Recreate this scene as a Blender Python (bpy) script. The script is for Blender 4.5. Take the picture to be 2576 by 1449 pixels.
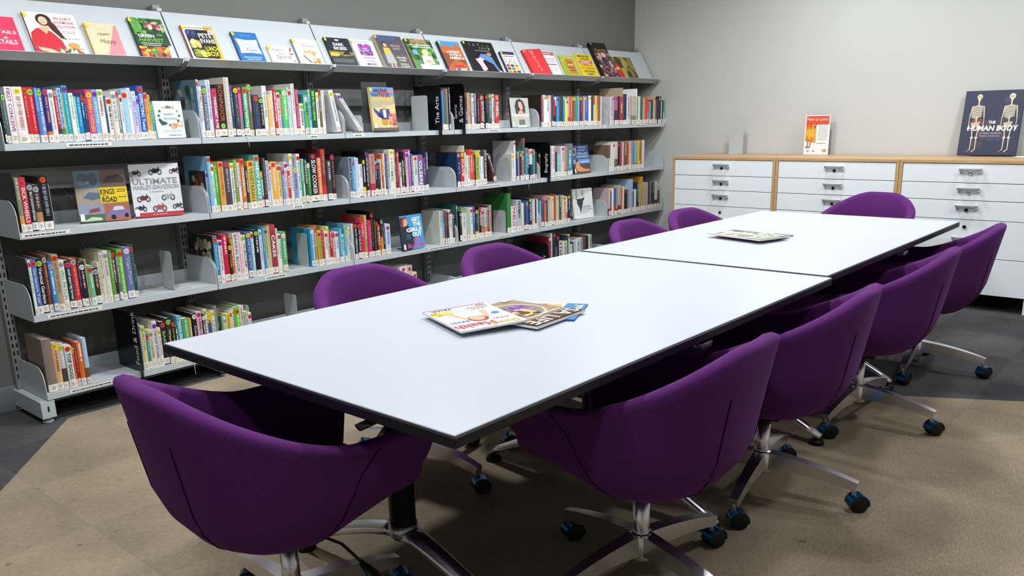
import bpy, bmesh, math, random
from mathutils import Vector, Matrix
random.seed(7)
for o in list(bpy.data.objects): bpy.data.objects.remove(o)
SC = bpy.context.scene
COL = SC.collection
# ---------------------------------------------------------------- camera
W, H, FPX, PY = 2576, 1449, 2065.5, 109.6
CP = Vector((-1.2904, -3.9419, 1.2994)); YAW, PIT, ROL = .7161, -.2511, -.0220
FW = Vector((math.cos(YAW)*math.cos(PIT), math.sin(YAW)*math.cos(PIT), math.sin(PIT)))
_r = Vector((math.sin(YAW), -math.cos(YAW), 0)); _u = _r.cross(FW)
RT = math.cos(ROL)*_r + math.sin(ROL)*_u; UP = -math.sin(ROL)*_r + math.cos(ROL)*_u
cd = bpy.data.cameras.new('camera'); cam = bpy.data.objects.new('camera', cd); COL.objects.link(cam)
cd.sensor_fit = 'HORIZONTAL'; cd.sensor_width = 36; cd.lens = 36*FPX/W; cd.shift_y = PY/W
cd.clip_start = .05; cd.clip_end = 60
M = Matrix((RT, UP, -FW)).transposed().to_4x4(); M.translation = CP; cam.matrix_world = M
SC.camera = cam
# ---------------------------------------------------------------- light and exposure
SC.view_settings.view_transform = 'Standard'; SC.view_settings.look = 'None'
SC.view_settings.gamma = 1; SC.view_settings.use_curve_mapping = False
SC.view_settings.exposure = 0.0
wd = bpy.data.worlds.new('world'); SC.world = wd; wd.use_nodes = True
wd.node_tree.nodes['Background'].inputs[0].default_value = (.75, .85, 1, 1)
wd.node_tree.nodes['Background'].inputs[1].default_value = .05
def lamp(name, loc, power, size=.3, sy=None, spread=180, col=(.93, .97, 1)):
    l = bpy.data.lights.new(name, 'AREA'); l.energy = power; l.size = size; l.color = col
    if sy: l.shape = 'RECTANGLE'; l.size_y = sy
    else: l.shape = 'DISK'
    l.spread = math.radians(spread)
    o = bpy.data.objects.new(name, l); COL.objects.link(o); o.location = loc
    return o
CEIL = 2.75
LAMPS = [(-.2,-1.0,20),(1.5,-1.0,20),(3.2,-1.0,19),(4.3,-1.7,17),(4.4,-3.3,12),
         (-.6,-2.5,11),(1.2,-2.45,13),(2.9,-2.45,12),(1.2,-4.1,10),(3.4,-4.1,14),(-1.6,-3.6,10)]
for x, y, p in LAMPS: lamp('ceiling_downlight', (x, y, CEIL-.02), p*1.75, .22)
# ---------------------------------------------------------------- projection helpers (pixel of the 2576x1449 photo <-> point at a known real plane)
def proj(p):
    d = Vector(p)-CP; z = d.dot(FW); return W/2+FPX*d.dot(RT)/z, H/2+PY-FPX*d.dot(UP)/z
def at(u, v, ax, val):
    d = FW+RT*((u-W/2)/FPX)-UP*((v-H/2-PY)/FPX); t = (val-CP[ax])/d[ax]; return CP+d*t
def xfor(u, y, z):
    lo, hi = -1.2, 6.
    for _ in range(40):
        m = (lo+hi)/2
        if proj((m, y, z))[0] < u: lo = m
        else: hi = m
    return m
def zfor(x, y, v):
    lo, hi = -.5, 3.
    for _ in range(40):
        m = (lo+hi)/2
        if proj((x, y, m))[1] > v: lo = m
        else: hi = m
    return m
# ---------------------------------------------------------------- materials
def s2l(c): return c/12.92 if c <= .04045 else ((c+.055)/1.055)**2.4
_hc = {}
def hx(h):
    if h not in _hc:
        k = [int(h[i]*2, 16)/255 for i in range(3)] if len(h) == 3 else [int(h[i:i+2], 16)/255 for i in (0, 2, 4)]
        _hc[h] = tuple(s2l(c) for c in k)+(1,)
    return _hc[h]
def mat(name, col, rough=.5, metal=0, spec=.5, bump=0, bscale=200, vary=0, vscale=8, coat=0, sheen=0):
    m = bpy.data.materials.new(name); m.use_nodes = True; nt = m.node_tree; b = nt.nodes['Principled BSDF']
    c = hx(col) if isinstance(col, str) else (*col, 1)
    b.inputs['Base Color'].default_value = c; b.inputs['Roughness'].default_value = rough
    b.inputs['Metallic'].default_value = metal; b.inputs['Specular IOR Level'].default_value = spec
    b.inputs['Coat Weight'].default_value = coat; b.inputs['Sheen Weight'].default_value = sheen
    if bump or vary:
        tc = nt.nodes.new('ShaderNodeTexCoord')
    if bump:
        n = nt.nodes.new('ShaderNodeTexNoise'); n.inputs['Scale'].default_value = bscale; n.inputs['Detail'].default_value = 3
        nt.links.new(tc.outputs['Object'], n.inputs['Vector'])
        k = nt.nodes.new('ShaderNodeBump'); k.inputs['Strength'].default_value = bump; k.inputs['Distance'].default_value = .002
        nt.links.new(n.outputs['Fac'], k.inputs['Height']); nt.links.new(k.outputs[0], b.inputs['Normal'])
    if vary:
        n = nt.nodes.new('ShaderNodeTexNoise'); n.inputs['Scale'].default_value = vscale; n.inputs['Detail'].default_value = 6
        nt.links.new(tc.outputs['Object'], n.inputs['Vector'])
        r = nt.nodes.new('ShaderNodeValToRGB'); r.color_ramp.elements[0].position = .3; r.color_ramp.elements[1].position = .7
        r.color_ramp.elements[0].color = tuple(x*(1-vary) for x in c[:3])+(1,); r.color_ramp.elements[1].color = tuple(min(1, x*(1+vary)) for x in c[:3])+(1,)
        nt.links.new(n.outputs['Fac'], r.inputs[0]); nt.links.new(r.outputs[0], b.inputs['Base Color'])
    return m
def attr_mat(name, rough, spec=.5, coat=0):
    m = bpy.data.materials.new(name); m.use_nodes = True; nt = m.node_tree; b = nt.nodes['Principled BSDF']
    a = nt.nodes.new('ShaderNodeAttribute'); a.attribute_name = 'Col'
    n = nt.nodes.new('ShaderNodeTexNoise'); n.inputs['Scale'].default_value = 60; n.inputs['Detail'].default_value = 4
    tc = nt.nodes.new('ShaderNodeTexCoord'); nt.links.new(tc.outputs['Object'], n.inputs['Vector'])
    mr = nt.nodes.new('ShaderNodeMapRange'); mr.inputs['To Min'].default_value = .86; mr.inputs['To Max'].default_value = 1.1
    nt.links.new(n.outputs['Fac'], mr.inputs[0])
    mx = nt.nodes.new('ShaderNodeVectorMath'); mx.operation = 'SCALE'
    nt.links.new(a.outputs['Color'], mx.inputs[0]); nt.links.new(mr.outputs[0], mx.inputs['Scale'])
    nt.links.new(mx.outputs[0], b.inputs['Base Color'])
    b.inputs['Roughness'].default_value = rough; b.inputs['Specular IOR Level'].default_value = spec; b.inputs['Coat Weight'].default_value = coat
    return m
PRINT = attr_mat('printed_cover', .38, .45)
PAPER = attr_mat('printed_paper', .75, .2)
M_SHELF = mat('shelf_grey_enamel', 'b9bfc2', .45, 0, .4, .04, 900)
M_SHELF_D = mat('upright_grey_enamel', '8a8a88', .5, .0, .4, .05, 600)
M_HOLE = mat('slot_hole_dark', '0c0c0c', .9)
M_WALLB = mat('wall_paint_dark_grey', '747471', .9, 0, .2, .12, 500, .03, 2)
M_WALLW = mat('wall_paint_white', 'c0c0bc', .9, 0, .2, .10, 500, .02, 2)
M_CEIL = mat('ceiling_tile_white', 'd8d8d4', .95, 0, .1, .2, 300)
M_SKIRT = mat('skirting_grey', '77797c', .6)
M_TOP = mat('white_laminate', 'b3b7be', .38, 0, .4, .03, 700)
M_EDGE = mat('black_edge_band', '14131a', .45, 0, .4)
M_BLACK = mat('black_powder_coat', '0c0b0e', .5, 0, .3, .05, 500)
M_CHROME = mat('polished_aluminium', 'e2e0e4', .24, 1, .5, .0)
M_ALU = mat('brushed_aluminium', 'b9babd', .33, 1)
M_HANDLE = mat('satin_nickel_handle', 'bfc4c8', .4, .15)
M_HOOD = mat('blue_tinted_caster_hood', '1e5f8e', .2, .85)
M_RUBBER = mat('caster_black_nylon', '0a0a0a', .55, 0, .35)
M_WOOD = None
M_DRAWER = mat('drawer_white_laminate', 'e3e7e8', .42, 0, .35, .03, 600)
M_SIGN = mat('sign_black_acrylic', '0a0a0d', .3, 0, .4)
M_BOOKEND = mat('bookend_grey_enamel', 'b4b8b9', .45, 0, .4)
M_WIRE = mat('brace_wire', '9a9a9a', .5, .3)
def wood_mat():
    m = bpy.data.materials.new('beech_veneer'); m.use_nodes = True; nt = m.node_tree; b = nt.nodes['Principled BSDF']
    tc = nt.nodes.new('ShaderNodeTexCoord'); mp = nt.nodes.new('ShaderNodeMapping'); mp.inputs['Scale'].default_value = (60, 3, 60)
    n = nt.nodes.new('ShaderNodeTexNoise'); n.inputs['Scale'].default_value = 2.5; n.inputs['Detail'].default_value = 5
    r = nt.nodes.new('ShaderNodeValToRGB'); r.color_ramp.elements[0].color = hx('a9855c'); r.color_ramp.elements[1].color = hx('c9a77a')
    nt.links.new(tc.outputs['Object'], mp.inputs[0]); nt.links.new(mp.outputs[0], n.inputs['Vector']); nt.links.new(n.outputs['Fac'], r.inputs[0])
    nt.links.new(r.outputs[0], b.inputs['Base Color']); b.inputs['Roughness'].default_value = .45
    return m
M_WOOD = wood_mat()
def fabric_mat():
    m = bpy.data.materials.new('purple_wool'); m.use_nodes = True; nt = m.node_tree; b = nt.nodes['Principled BSDF']
    tc = nt.nodes.new('ShaderNodeTexCoord'); n = nt.nodes.new('ShaderNodeTexNoise'); n.inputs['Scale'].default_value = 700; n.inputs['Detail'].default_value = 3
    r = nt.nodes.new('ShaderNodeValToRGB'); r.color_ramp.elements[0].color = hx('471b53'); r.color_ramp.elements[1].color = hx('622f6f')
    r.color_ramp.elements[0].position = .35; r.color_ramp.elements[1].position = .68
    nt.links.new(tc.outputs['Object'], n.inputs['Vector']); nt.links.new(n.outputs['Fac'], r.inputs[0]); nt.links.new(r.outputs[0], b.inputs['Base Color'])
    k = nt.nodes.new('ShaderNodeBump'); k.inputs['Strength'].default_value = .35; k.inputs['Distance'].default_value = .001
    nt.links.new(n.outputs['Fac'], k.inputs['Height']); nt.links.new(k.outputs[0], b.inputs['Normal'])
    b.inputs['Roughness'].default_value = .95; b.inputs['Specular IOR Level'].default_value = .1
    b.inputs['Sheen Weight'].default_value = .12; b.inputs['Sheen Roughness'].default_value = .4; b.inputs['Sheen Tint'].default_value = (.6, .3, .7, 1)
    return m
M_FAB = fabric_mat()
M_SEAM = mat('dark_purple_seam', '1c0a28', .95, 0, .05)  # dark purple of the raised seam lines on the shell
def carpet_mat(name, c0, c1, ang):
    m = bpy.data.materials.new(name); m.use_nodes = True; nt = m.node_tree; b = nt.nodes['Principled BSDF']
    tc = nt.nodes.new('ShaderNodeTexCoord'); mp = nt.nodes.new('ShaderNodeMapping'); mp.inputs['Rotation'].default_value = (0, 0, ang); mp.inputs['Scale'].default_value = (40, 220, 1)
    n = nt.nodes.new('ShaderNodeTexNoise'); n.inputs['Scale'].default_value = 1; n.inputs['Detail'].default_value = 4
    n2 = nt.nodes.new('ShaderNodeTexNoise'); n2.inputs['Scale'].default_value = 2.2; n2.inputs['Detail'].default_value = 7
    v = nt.nodes.new('ShaderNodeTexNoise'); v.inputs['Scale'].default_value = 9; v.inputs['Detail'].default_value = 2
    nt.links.new(tc.outputs['Object'], mp.inputs[0]); nt.links.new(mp.outputs[0], n.inputs['Vector']); nt.links.new(tc.outputs['Object'], n2.inputs['Vector']); nt.links.new(tc.outputs['Object'], v.inputs['Vector'])
    a = nt.nodes.new('ShaderNodeMath'); a.operation = 'MULTIPLY_ADD'; a.inputs[1].default_value = .5; nt.links.new(n.outputs['Fac'], a.inputs[0])
    a2 = nt.nodes.new('ShaderNodeMath'); a2.operation = 'MULTIPLY'; a2.inputs[1].default_value = .5; nt.links.new(n2.outputs['Fac'], a2.inputs[0]); nt.links.new(a2.outputs[0], a.inputs[2])
    r = nt.nodes.new('ShaderNodeValToRGB'); r.color_ramp.elements[0].color = hx(c0); r.color_ramp.elements[1].color = hx(c1); r.color_ramp.elements[0].position = .32; r.color_ramp.elements[1].position = .66
    nt.links.new(a.outputs[0], r.inputs[0])
    sp = nt.nodes.new('ShaderNodeValToRGB'); sp.color_ramp.elements[0].position = .24; sp.color_ramp.elements[1].position = .29
    sp.color_ramp.elements[0].color = (.45, .42, .4, 1); sp.color_ramp.elements[1].color = (1, 1, 1, 1); nt.links.new(v.outputs['Fac'], sp.inputs[0])
    mm = nt.nodes.new('ShaderNodeMix'); mm.data_type = 'RGBA'; mm.blend_type = 'MULTIPLY'; mm.inputs[0].default_value = 1
    nt.links.new(r.outputs[0], mm.inputs[6]); nt.links.new(sp.outputs[0], mm.inputs[7]); nt.links.new(mm.outputs[2], b.inputs['Base Color'])
    k = nt.nodes.new('ShaderNodeBump'); k.inputs['Strength'].default_value = .6; k.inputs['Distance'].default_value = .003
    nt.links.new(n.outputs['Fac'], k.inputs['Height']); nt.links.new(k.outputs[0], b.inputs['Normal'])
    b.inputs['Roughness'].default_value = 1; b.inputs['Specular IOR Level'].default_value = .05
    return m
# ---------------------------------------------------------------- mesh building
class MB:
    def __init__(s): s.v = []; s.f = []; s.c = []; s.sm = []
    def add(s, vs, fs, col=None, smooth=False):
        n = len(s.v); s.v += [tuple(p) for p in vs]
        for f in fs: s.f.append([n+i for i in f]); s.c.append(col or (.8, .8, .8, 1)); s.sm.append(smooth)
        return s
    def box(s, a, b, col=None):
        x0, y0, z0 = a; x1, y1, z1 = b
        return s.add([(x0,y0,z0),(x1,y0,z0),(x1,y1,z0),(x0,y1,z0),(x0,y0,z1),(x1,y0,z1),(x1,y1,z1),(x0,y1,z1)],
              [(3,2,1,0),(4,5,6,7),(0,1,5,4),(1,2,6,5),(2,3,7,6),(3,0,4,7)], col)
    def bbox(s, a, b, r, col=None, seg=2):     # bevelled box
        bm = bmesh.new(); bmesh.ops.create_cube(bm, size=1)
        for v in bm.verts: v.co = Vector([(a[i]+b[i])/2+v.co[i]*(b[i]-a[i]) for i in range(3)])
        bmesh.ops.bevel(bm, geom=list(bm.edges), offset=r, segments=seg, affect='EDGES', profile=.5)
        bm.verts.index_update()
        s.add([v.co for v in bm.verts], [[v.index for v in f.verts] for f in bm.faces], col, seg > 1); bm.free(); return s
    def prism(s, pts, vec, col=None):          # planar polygon pts extruded by vec
        n = len(pts); vec = Vector(vec); p0 = [Vector(p) for p in pts]
        return s.add(p0+[p+vec for p in p0], [list(range(n))[::-1], list(range(n, 2*n))]+[(i, (i+1) % n, n+(i+1) % n, n+i) for i in range(n)], col)
    def poly(s, pts, col=None): return s.add(pts, [list(range(len(pts)))], col)
    def tube(s, path, rad, n=8, col=None, cap=True, smooth=True, flat=None):
        path = [Vector(p) for p in path]; rs = rad if isinstance(rad, list) else [rad]*len(path)
        rings = []; prev = None
        for i, p in enumerate(path):
            t = (path[min(i+1, len(path)-1)]-path[max(i-1, 0)]).normalized()
            ref = Vector((0, 0, 1)) if abs(t.z) < .9 else Vector((0, 1, 0))
            if prev is None: a = t.cross(ref).normalized()
            else: a = (prev-t*prev.dot(t)).normalized()
            prev = a; b = t.cross(a); r = rs[i]
            ra, rb = (r if isinstance(r, (list, tuple)) else (r, r))
            rings.append([p+a*(ra*math.cos(2*math.pi*k/n+math.pi/n))+b*(rb*math.sin(2*math.pi*k/n+math.pi/n)) for k in range(n)])
        vs = [q for r in rings for q in r]; fs = []
        for i in range(len(rings)-1):
            for k in range(n): fs.append((i*n+k, i*n+(k+1) % n, (i+1)*n+(k+1) % n, (i+1)*n+k))
        if cap: fs += [list(range(n))[::-1], [(len(rings)-1)*n+k for k in range(n)]]
        return s.add(vs, fs, col, smooth)
    def lathe(s, prof, n=16, col=None, o=(0, 0, 0), ax=2, smooth=True):
        vs = []; o = Vector(o)
        for r, h in prof:
            for k in range(n):
                a = 2*math.pi*k/n; q = [r*math.cos(a), r*math.sin(a)]
                p = Vector((q[0], q[1], h)) if ax == 2 else Vector((h, q[0], q[1])) if ax == 0 else Vector((q[1], h, q[0]))
                vs.append(o+p)
        m = len(prof); fs = [(i*n+k, i*n+(k+1) % n, (i+1)*n+(k+1) % n, (i+1)*n+k) for i in range(m-1) for k in range(n)]
        fs += [list(range(n))[::-1], [(m-1)*n+k for k in range(n)]]
        return s.add(vs, fs, col, smooth)
    def mesh(s, name, mt):
        me = bpy.data.meshes.new(name); me.from_pydata(s.v, [], s.f)
        a = me.attributes.new('Col', 'FLOAT_COLOR', 'FACE'); a.data.foreach_set('color', [x for c in s.c for x in c])
        if any(s.sm): me.polygons.foreach_set('use_smooth', s.sm)
        me.materials.append(mt); me.update(); return me
    def build(s, name, mt, parent=None, loc=None, rot=None):
        o = bpy.data.objects.new(name, s.mesh(name, mt)); COL.objects.link(o)
        if parent: o.parent = parent
        if loc: o.location = loc
        if rot: o.rotation_euler = rot
        return o
def fix_normals(o):
    bm = bmesh.new(); bm.from_mesh(o.data); bmesh.ops.recalc_face_normals(bm, faces=bm.faces); bm.to_mesh(o.data); bm.free()
def smooth_angle(o, deg=40):
    o.data.polygons.foreach_set('use_smooth', [True]*len(o.data.polygons)); o.data.set_sharp_from_angle(angle=math.radians(deg)); return o
def empty(name, loc=(0, 0, 0), rz=0, parent=None):
    o = bpy.data.objects.new(name, None); COL.objects.link(o); o.location = loc; o.rotation_euler = (0, 0, rz); o.empty_display_size = .05
    if parent: o.parent = parent
    return o
def tag(o, label, cat, group=None):
    o['label'] = label; o['category'] = cat
    if group: o['group'] = group
    return o
def structure(o): o['kind'] = 'structure'; return o
def stuff(o): o['kind'] = 'stuff'; return o
def copy_tree(o, parent=None):
    c = o.copy(); COL.objects.link(c)
    if parent: c.parent = parent
    for ch in o.children: copy_tree(ch, c)
    return c
# text as flat mesh data, normalised to 1 x 1
_txt = {}
def text_geo(t, bold=0):
    if (t, bold) not in _txt:
        cu = bpy.data.curves.new('lettering', 'FONT'); cu.body = t; cu.resolution_u = 2; cu.offset = bold; cu.fill_mode = 'FRONT'
        ob = bpy.data.objects.new('lettering', cu); me = bpy.data.meshes.new_from_object(ob)
        vs = [tuple(v.co) for v in me.vertices]; fs = [list(p.vertices) for p in me.polygons]
        bpy.data.objects.remove(ob); bpy.data.curves.remove(cu); bpy.data.meshes.remove(me)
        xs = [v[0] for v in vs]; ys = [v[1] for v in vs]; x0, x1, y0, y1 = min(xs), max(xs), min(ys), max(ys)
        _txt[(t, bold)] = ([((x-x0)/(x1-x0), (y-y0)/(y1-y0)) for x, y, z in vs], fs, (x1-x0)/(y1-y0))
    return _txt[(t, bold)]
# ================================================================ the room
XW, YW = 5.43, .35
XL, YN = -3.2, -6.2
structure(MB().box((XL, YN, -.05), (XW, YW, -.008)).build('floor', mat('floor_slab', '3a3836', .95)))
FLOOR = bpy.data.objects['floor']
structure(MB().box((XL, YW, 0), (XW, YW+.12, CEIL)).build('wall_back', M_WALLB))
structure(MB().box((XW, YN, 0), (XW+.12, YW+.12, CEIL)).build('wall_right', M_WALLW))
structure(MB().box((XL-.12, YN, 0), (XL, YW+.12, CEIL)).build('wall_left', M_WALLW))
structure(MB().box((XL, YN-.12, 0), (XW, YN, CEIL)).build('wall_near', M_WALLW))
structure(MB().box((XL, YN, CEIL), (XW, YW, CEIL+.1)).build('ceiling', M_CEIL))
structure(MB().bbox((XL, YW-.012, 0), (XW, YW, .12), .003).build('baseboard_back', M_SKIRT))
structure(MB().bbox((XW-.012, YN, 0), (XW, YW-.012, .12), .003).build('baseboard_right', M_SKIRT))
# carpet tiles: half-metre squares, beige field cut on a diagonal at both ends, charcoal around it
CB = [carpet_mat('carpet_beige_%s' % k, *c) for k, c in (('a', ('736756', '9e907b', .0)), ('b', ('6f6453', '9a8c77', 1.571)), ('c', ('766a58', 'a1937d', .0)))]
CD = [carpet_mat('carpet_charcoal_%s' % k, *c) for k, c in (('a', ('353335', '5b5857', .0)), ('b', ('302e31', '524f50', 1.571)))]
def clip(poly, n, d, keep=1):
    out = []
    for i in range(len(poly)):
        a, b = poly[i], poly[(i+1) % len(poly)]
        da, db = (n[0]*a[0]+n[1]*a[1]-d)*keep, (n[0]*b[0]+n[1]*b[1]-d)*keep
        if da <= 0: out.append(a)
        if (da < 0 < db) or (db < 0 < da):
            t = da/(da-db); out.append((a[0]+t*(b[0]-a[0]), a[1]+t*(b[1]-a[1])))
    return out
def halfplane(p, q): # left of p->q is inside
    d = (q[0]-p[0], q[1]-p[1]); n = (d[1], -d[0]); return n, n[0]*p[0]+n[1]*p[1]
HP = [halfplane((.09, .023), (-.418, -.633)), ((0, 1), .008), halfplane((2.936, -3.37), (2.632, -2.799))]
def area(p): return abs(sum(p[i][0]*p[(i+1) % len(p)][1]-p[(i+1) % len(p)][0]*p[i][1] for i in range(len(p))))/2
def carpet_tile(poly, m, k):
    if len(poly) < 3 or area(poly) < .004: return
    g = .0003; cx = sum(p[0] for p in poly)/len(poly); cy = sum(p[1] for p in poly)/len(poly)
    sh = []
    for x, y in poly:
        l = math.hypot(x-cx, y-cy); sh.append((x-(x-cx)/l*g, y-(y-cy)/l*g, -.008))
    MB().prism(sh, (0, 0, .008)).build('carpet_tile', m, FLOOR)
for i in range(-5, 11):
    for j in range(-10, 2):
        x0, y0 = .18+i*.5, -.72+(j+1)*.5-.5+.03
        if x0 > XW or y0 > YW: continue
        c = [(max(x0, XL), max(y0, YN)), (min(x0+.5, XW), max(y0, YN)), (min(x0+.5, XW), min(y0+.5, YW)), (max(x0, XL), min(y0+.5, YW))]
        inside = c
        k = (i+j) % 2
        for n, d in HP:
            if not inside: break
            inside = clip(inside, n, d)
        if inside: carpet_tile(inside, CB[k if (i*7+j*3) % 5 else 2], k)
        rest = c
        for n, d in HP:
            if not rest: break
            out = clip(rest, n, d, -1)
            if out: carpet_tile(out, CD[k], k)
            rest = clip(rest, n, d)
# ================================================================ shelving: six bays
BW = .9
ZR = [1.2216, .844, .4741, .1079]       # underside of each front lip
LIP = .029
def tri_bracket(mb, x, zb, ap=.165, back=.296, th=.0035):
    # quarter-rounded end bracket standing at the end of a shelf
    pts = [(x, .0, zb)]
    for k in range(9):
        a = k/8*math.pi/2
        pts.append((x, .075-.075*math.cos(a)+.004, zb+ap-.075+.075*math.sin(a)))
    pts += [(x, back, zb+ap), (x, back, zb)]
    mb.prism([(x-th/2, p[1], p[2]) for p in pts], (th, 0, 0))
def upright(parent, x, foot=True):
    m = MB()
    m.box((x-.019, .300, .03), (x+.019, .338, 1.905)); u = m.build('upright', M_SHELF_D, parent)
    h = MB()
    for i in range(46):
        z = .16+i*.0375
        for dx in (-.0085, .0085): h.poly([(x+dx-.0035, .2994, z), (x+dx+.0035, .2994, z), (x+dx+.0035, .2994, z+.021), (x+dx-.0035, .2994, z+.021)])
    stuff(h.build('slot_holes', M_HOLE, u))
    f = MB(); f.prism([(x-.03, .338, .025), (x-.03, .338, .104), (x-.03, .0, .104), (x-.03, .0, .025)], (.06, 0, 0))
    ft = f.build('base_foot', M_SHELF, parent)
    s = MB(); s.poly([(x-.004, -.0006, .055), (x+.004, -.0006, .055), (x+.004, -.0006, .08), (x-.004, -.0006, .08)]); s.build('foot_slot', M_HOLE, ft)
    p = MB(); p.lathe([(.006, .006), (.006, .026)], 10, None, (x, .03, 0)); p.lathe([(.022, 0), (.024, .003), (.022, .008)], 14, None, (x, .03, 0)); p.build('leveling_pad', M_SHELF, ft)
def label_strip(parent, x0, x1, z, seed):
    r = random.Random(seed); m = MB(); y = -.0016
    m.box((x0, y, z), (x1, -.0002, z+.017), hx('e4e2dc'))
    x = x0+.012
    while x < x1-.02:
        w = r.uniform(.006, .022); m.poly([(x, y-.0003, z+.006), (min(x+w, x1-.01), y-.0003, z+.006), (min(x+w, x1-.01), y-.0003, z+.0115), (x, y-.0003, z+.0115)], hx('444')); x += w+.003
    m.build('label_strip', PAPER, parent)
ORD = ['nearest', 'second nearest', 'third', 'fourth', 'fifth', 'farthest']
STRIPS = {(0, 0): (.25, .45), (0, 1): (.64, .71), (0, 2): (.06, .14), (0, 3): (.33, .46), (1, 0): (.01, .21), (1, 1): (.5, .57), (2, 0): (.06, .3), (2, 1): (.28, .42),
          (3, 0): (.1, .3), (3, 1): (.1, .2), (1, 3): (.2, .46), (2, 2): (.62, .82), (2, 3): (.4, .55), (0, 4): (.78, .86), (0, 5): (.4, .6), (1, 4): (.15, .25), (1, 5): (.35, .5), (1, 2): (.35, .6)}
for b in range(6):
    t = empty('shelving_bay', (b*BW, 0, 0))
    tag(t, ['pale grey steel shelving bay nearest the camera, free standing end with sign panels',
            'pale grey steel shelving bay with cookbooks, second from the near end',
            'steel shelving bay with nearly empty upper shelf holding a face-out book',
            'steel shelving bay starting at the black sports sign, fourth from near end',
            'steel shelving bay beside the black biography sign, second from the wall',
            'last steel shelving bay, its end close to the white wall'][b], 'shelving', 'steel library shelving bays along the grey wall')
    upright(t, 0)
    if b == 5: upright(t, BW)
    g = .004
    # sloping display tray at the top
    d = MB(); a0, a1, a2 = (.11, 1.600), (.265, 1.87), (.055, 1.634)
    n = Vector((0, a1[1]-a0[1], -(a1[0]-a0[0]))).normalized()*.0025
    d.prism([(g, *a0), (BW-g, *a0), (BW-g, *a1), (g, *a1)], n)
    dp = d.build('display_panel', M_SHELF, t); fix_normals(dp)
    l = MB(); n2 = Vector((0, .034, .055)).normalized()*.002
    l.prism([(g, *a0), (BW-g, *a0), (BW-g-.012, *a2), (g+.012, *a2)], -n2)
    lo = l.build('display_lip', M_SHELF, t); fix_normals(lo)
    for x in (g, BW-g-.003):
        e = MB(); e.prism([(x, .297, 1.55), (x, .297, 1.80), (x, .268, 1.865), (x, .112, 1.597), (x, .06, 1.628), (x, .055, 1.618), (x, .10, 1.585)], (.003, 0, 0)); fix_normals(e.build('display_bracket', M_SHELF_D, t))
        e = MB(); e.box((x-.003, .052, 1.620), (x+.006, .06, 1.637)); e.build('lip_clip', M_SHELF, t)
    hk = MB(); hk.box((-.012, .272, 1.873), (.012, .31, 1.888)); hk.build('hook', M_SHELF, t)
    for r, z in enumerate(ZR):
        zt = z+LIP
        m = MB(); dep = .297
        m.box((g, .001, zt-.002), (BW-g, dep, zt)); m.box((g, dep-.002, zt), (BW-g, dep, zt+.055)); m.box((g, 0, z), (BW-g, .0025, zt)); m.box((g, .0025, z), (BW-g, .018, z+.002))
        sh = m.build('shelf', M_SHELF, t)
        for x in (g+.0005, BW-g-.0005):
            if r == 3 and 0: continue
            e = MB(); tri_bracket(e, x, z, .165 if r < 3 else .15); eo = e.build('end_bracket', M_SHELF, sh)
        if (r, b) in STRIPS: label_strip(sh, *STRIPS[(r, b)], z+.006, r*10+b)
    if b in (0, 2):
        z = ZR[0 if b == 2 else 1]+.19
        m = MB(); m.box((.02, .285, z), (BW-.02, .289, z+.10)); m.build('back_rail', M_SHELF_D, t)
    for k, (p, q) in enumerate((((.03, .335, .2), (BW-.03, .335, 1.5)), ((.03, .333, 1.5), (BW-.03, .333, .2)))):
        MB().tube([p, q], .002, 5).build('brace_wire', M_WIRE, t)
# end panels hung under the display tray on the near and far ends are brackets of the trays themselves
# ================================================================ tables
def table(x0, x1, ya, yb, zt, label, legs):
    cx, cy = (x0+x1)/2, (ya+yb)/2
    t = empty('meeting_table', (cx, cy, 0)); tag(t, label, 'table', 'white meeting tables set end to end')
    hx_, hy = (x1-x0)/2, (yb-ya)/2
    MB().bbox((-hx_+.002, -hy+.002, zt-.004), (hx_-.002, hy-.002, zt), .0012, None, 1).build('laminate_top', M_TOP, t)
    MB().bbox((-hx_, -hy, zt-.028), (hx_, hy, zt-.0042), .002, None, 1).build('edge_band', M_EDGE, t)
    for s in (-1, 1):
        MB().box((-hx_+.16, s*.25-.02, zt-.075), (hx_-.16, s*.25+.02, zt-.028)).build('beam', M_BLACK, t)
    MB().box((-hx_+.2, -hy+.06, zt-.06), (hx_-.2, -hy+.085, zt-.028)).build('side_rail', M_BLACK, t)
    for lx in legs:
        c = MB(); c.lathe([(.036, .245), (.036, zt-.07)], 20, None, (lx, 0, 0)); c.box((lx-.06, -.3, zt-.07), (lx+.06, .3, zt-.035)); c.build('column', M_BLACK, t)
        f = MB()
        f.lathe([(.03, .2), (.040, .215), (.040, .245)], 20, None, (lx, 0, 0))
        cf = f.build('foot_collar', M_ALU, t)
        for d in (-1, 1):
            g = MB(); P = []; R = []
            for k in range(9):
                q = k/8; P.append((lx, d*(.0+.49*q), .222-.19*q**1.35)); R.append((.034-.012*q, .024-.010*q))
            g.tube(P, R, 8); g.build('foot_leg', M_CHROME, t)
            MB().lathe([(.030, 0), (.032, .006), (.026, .018), (.012, .024)], 16, None, (lx, d*.475, 0)).build('foot_glide', M_BLACK, t)
    # tilt release lever at the near end, grey tab under the long side
    lv = MB(); lv.tube([(-hx_+.10, -.30, zt-.035), (-hx_+.03, -.285, zt-.040), (-hx_-.005, -.275, zt-.048)], (.017, .006), 8); lv.build('tilt_lever', M_BLACK, t)
    tb = MB(); tb.bbox((.03, -hy+.012, zt-.060), (.085, -hy+.045, zt-.040), .004); tb.build('release_tab', M_ALU, t)
    return t
table(-.2856, 1.6255, -2.9208, -1.81, .735, 'white topped meeting table with black edge, nearer one, holding colourful magazines', (-.62, .27))
table(1.6578, 3.5322, -2.8938, -1.7983, .735, 'white topped meeting table with black edge, farther one, close to the drawer cabinets', (-.725, .18))
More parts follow.
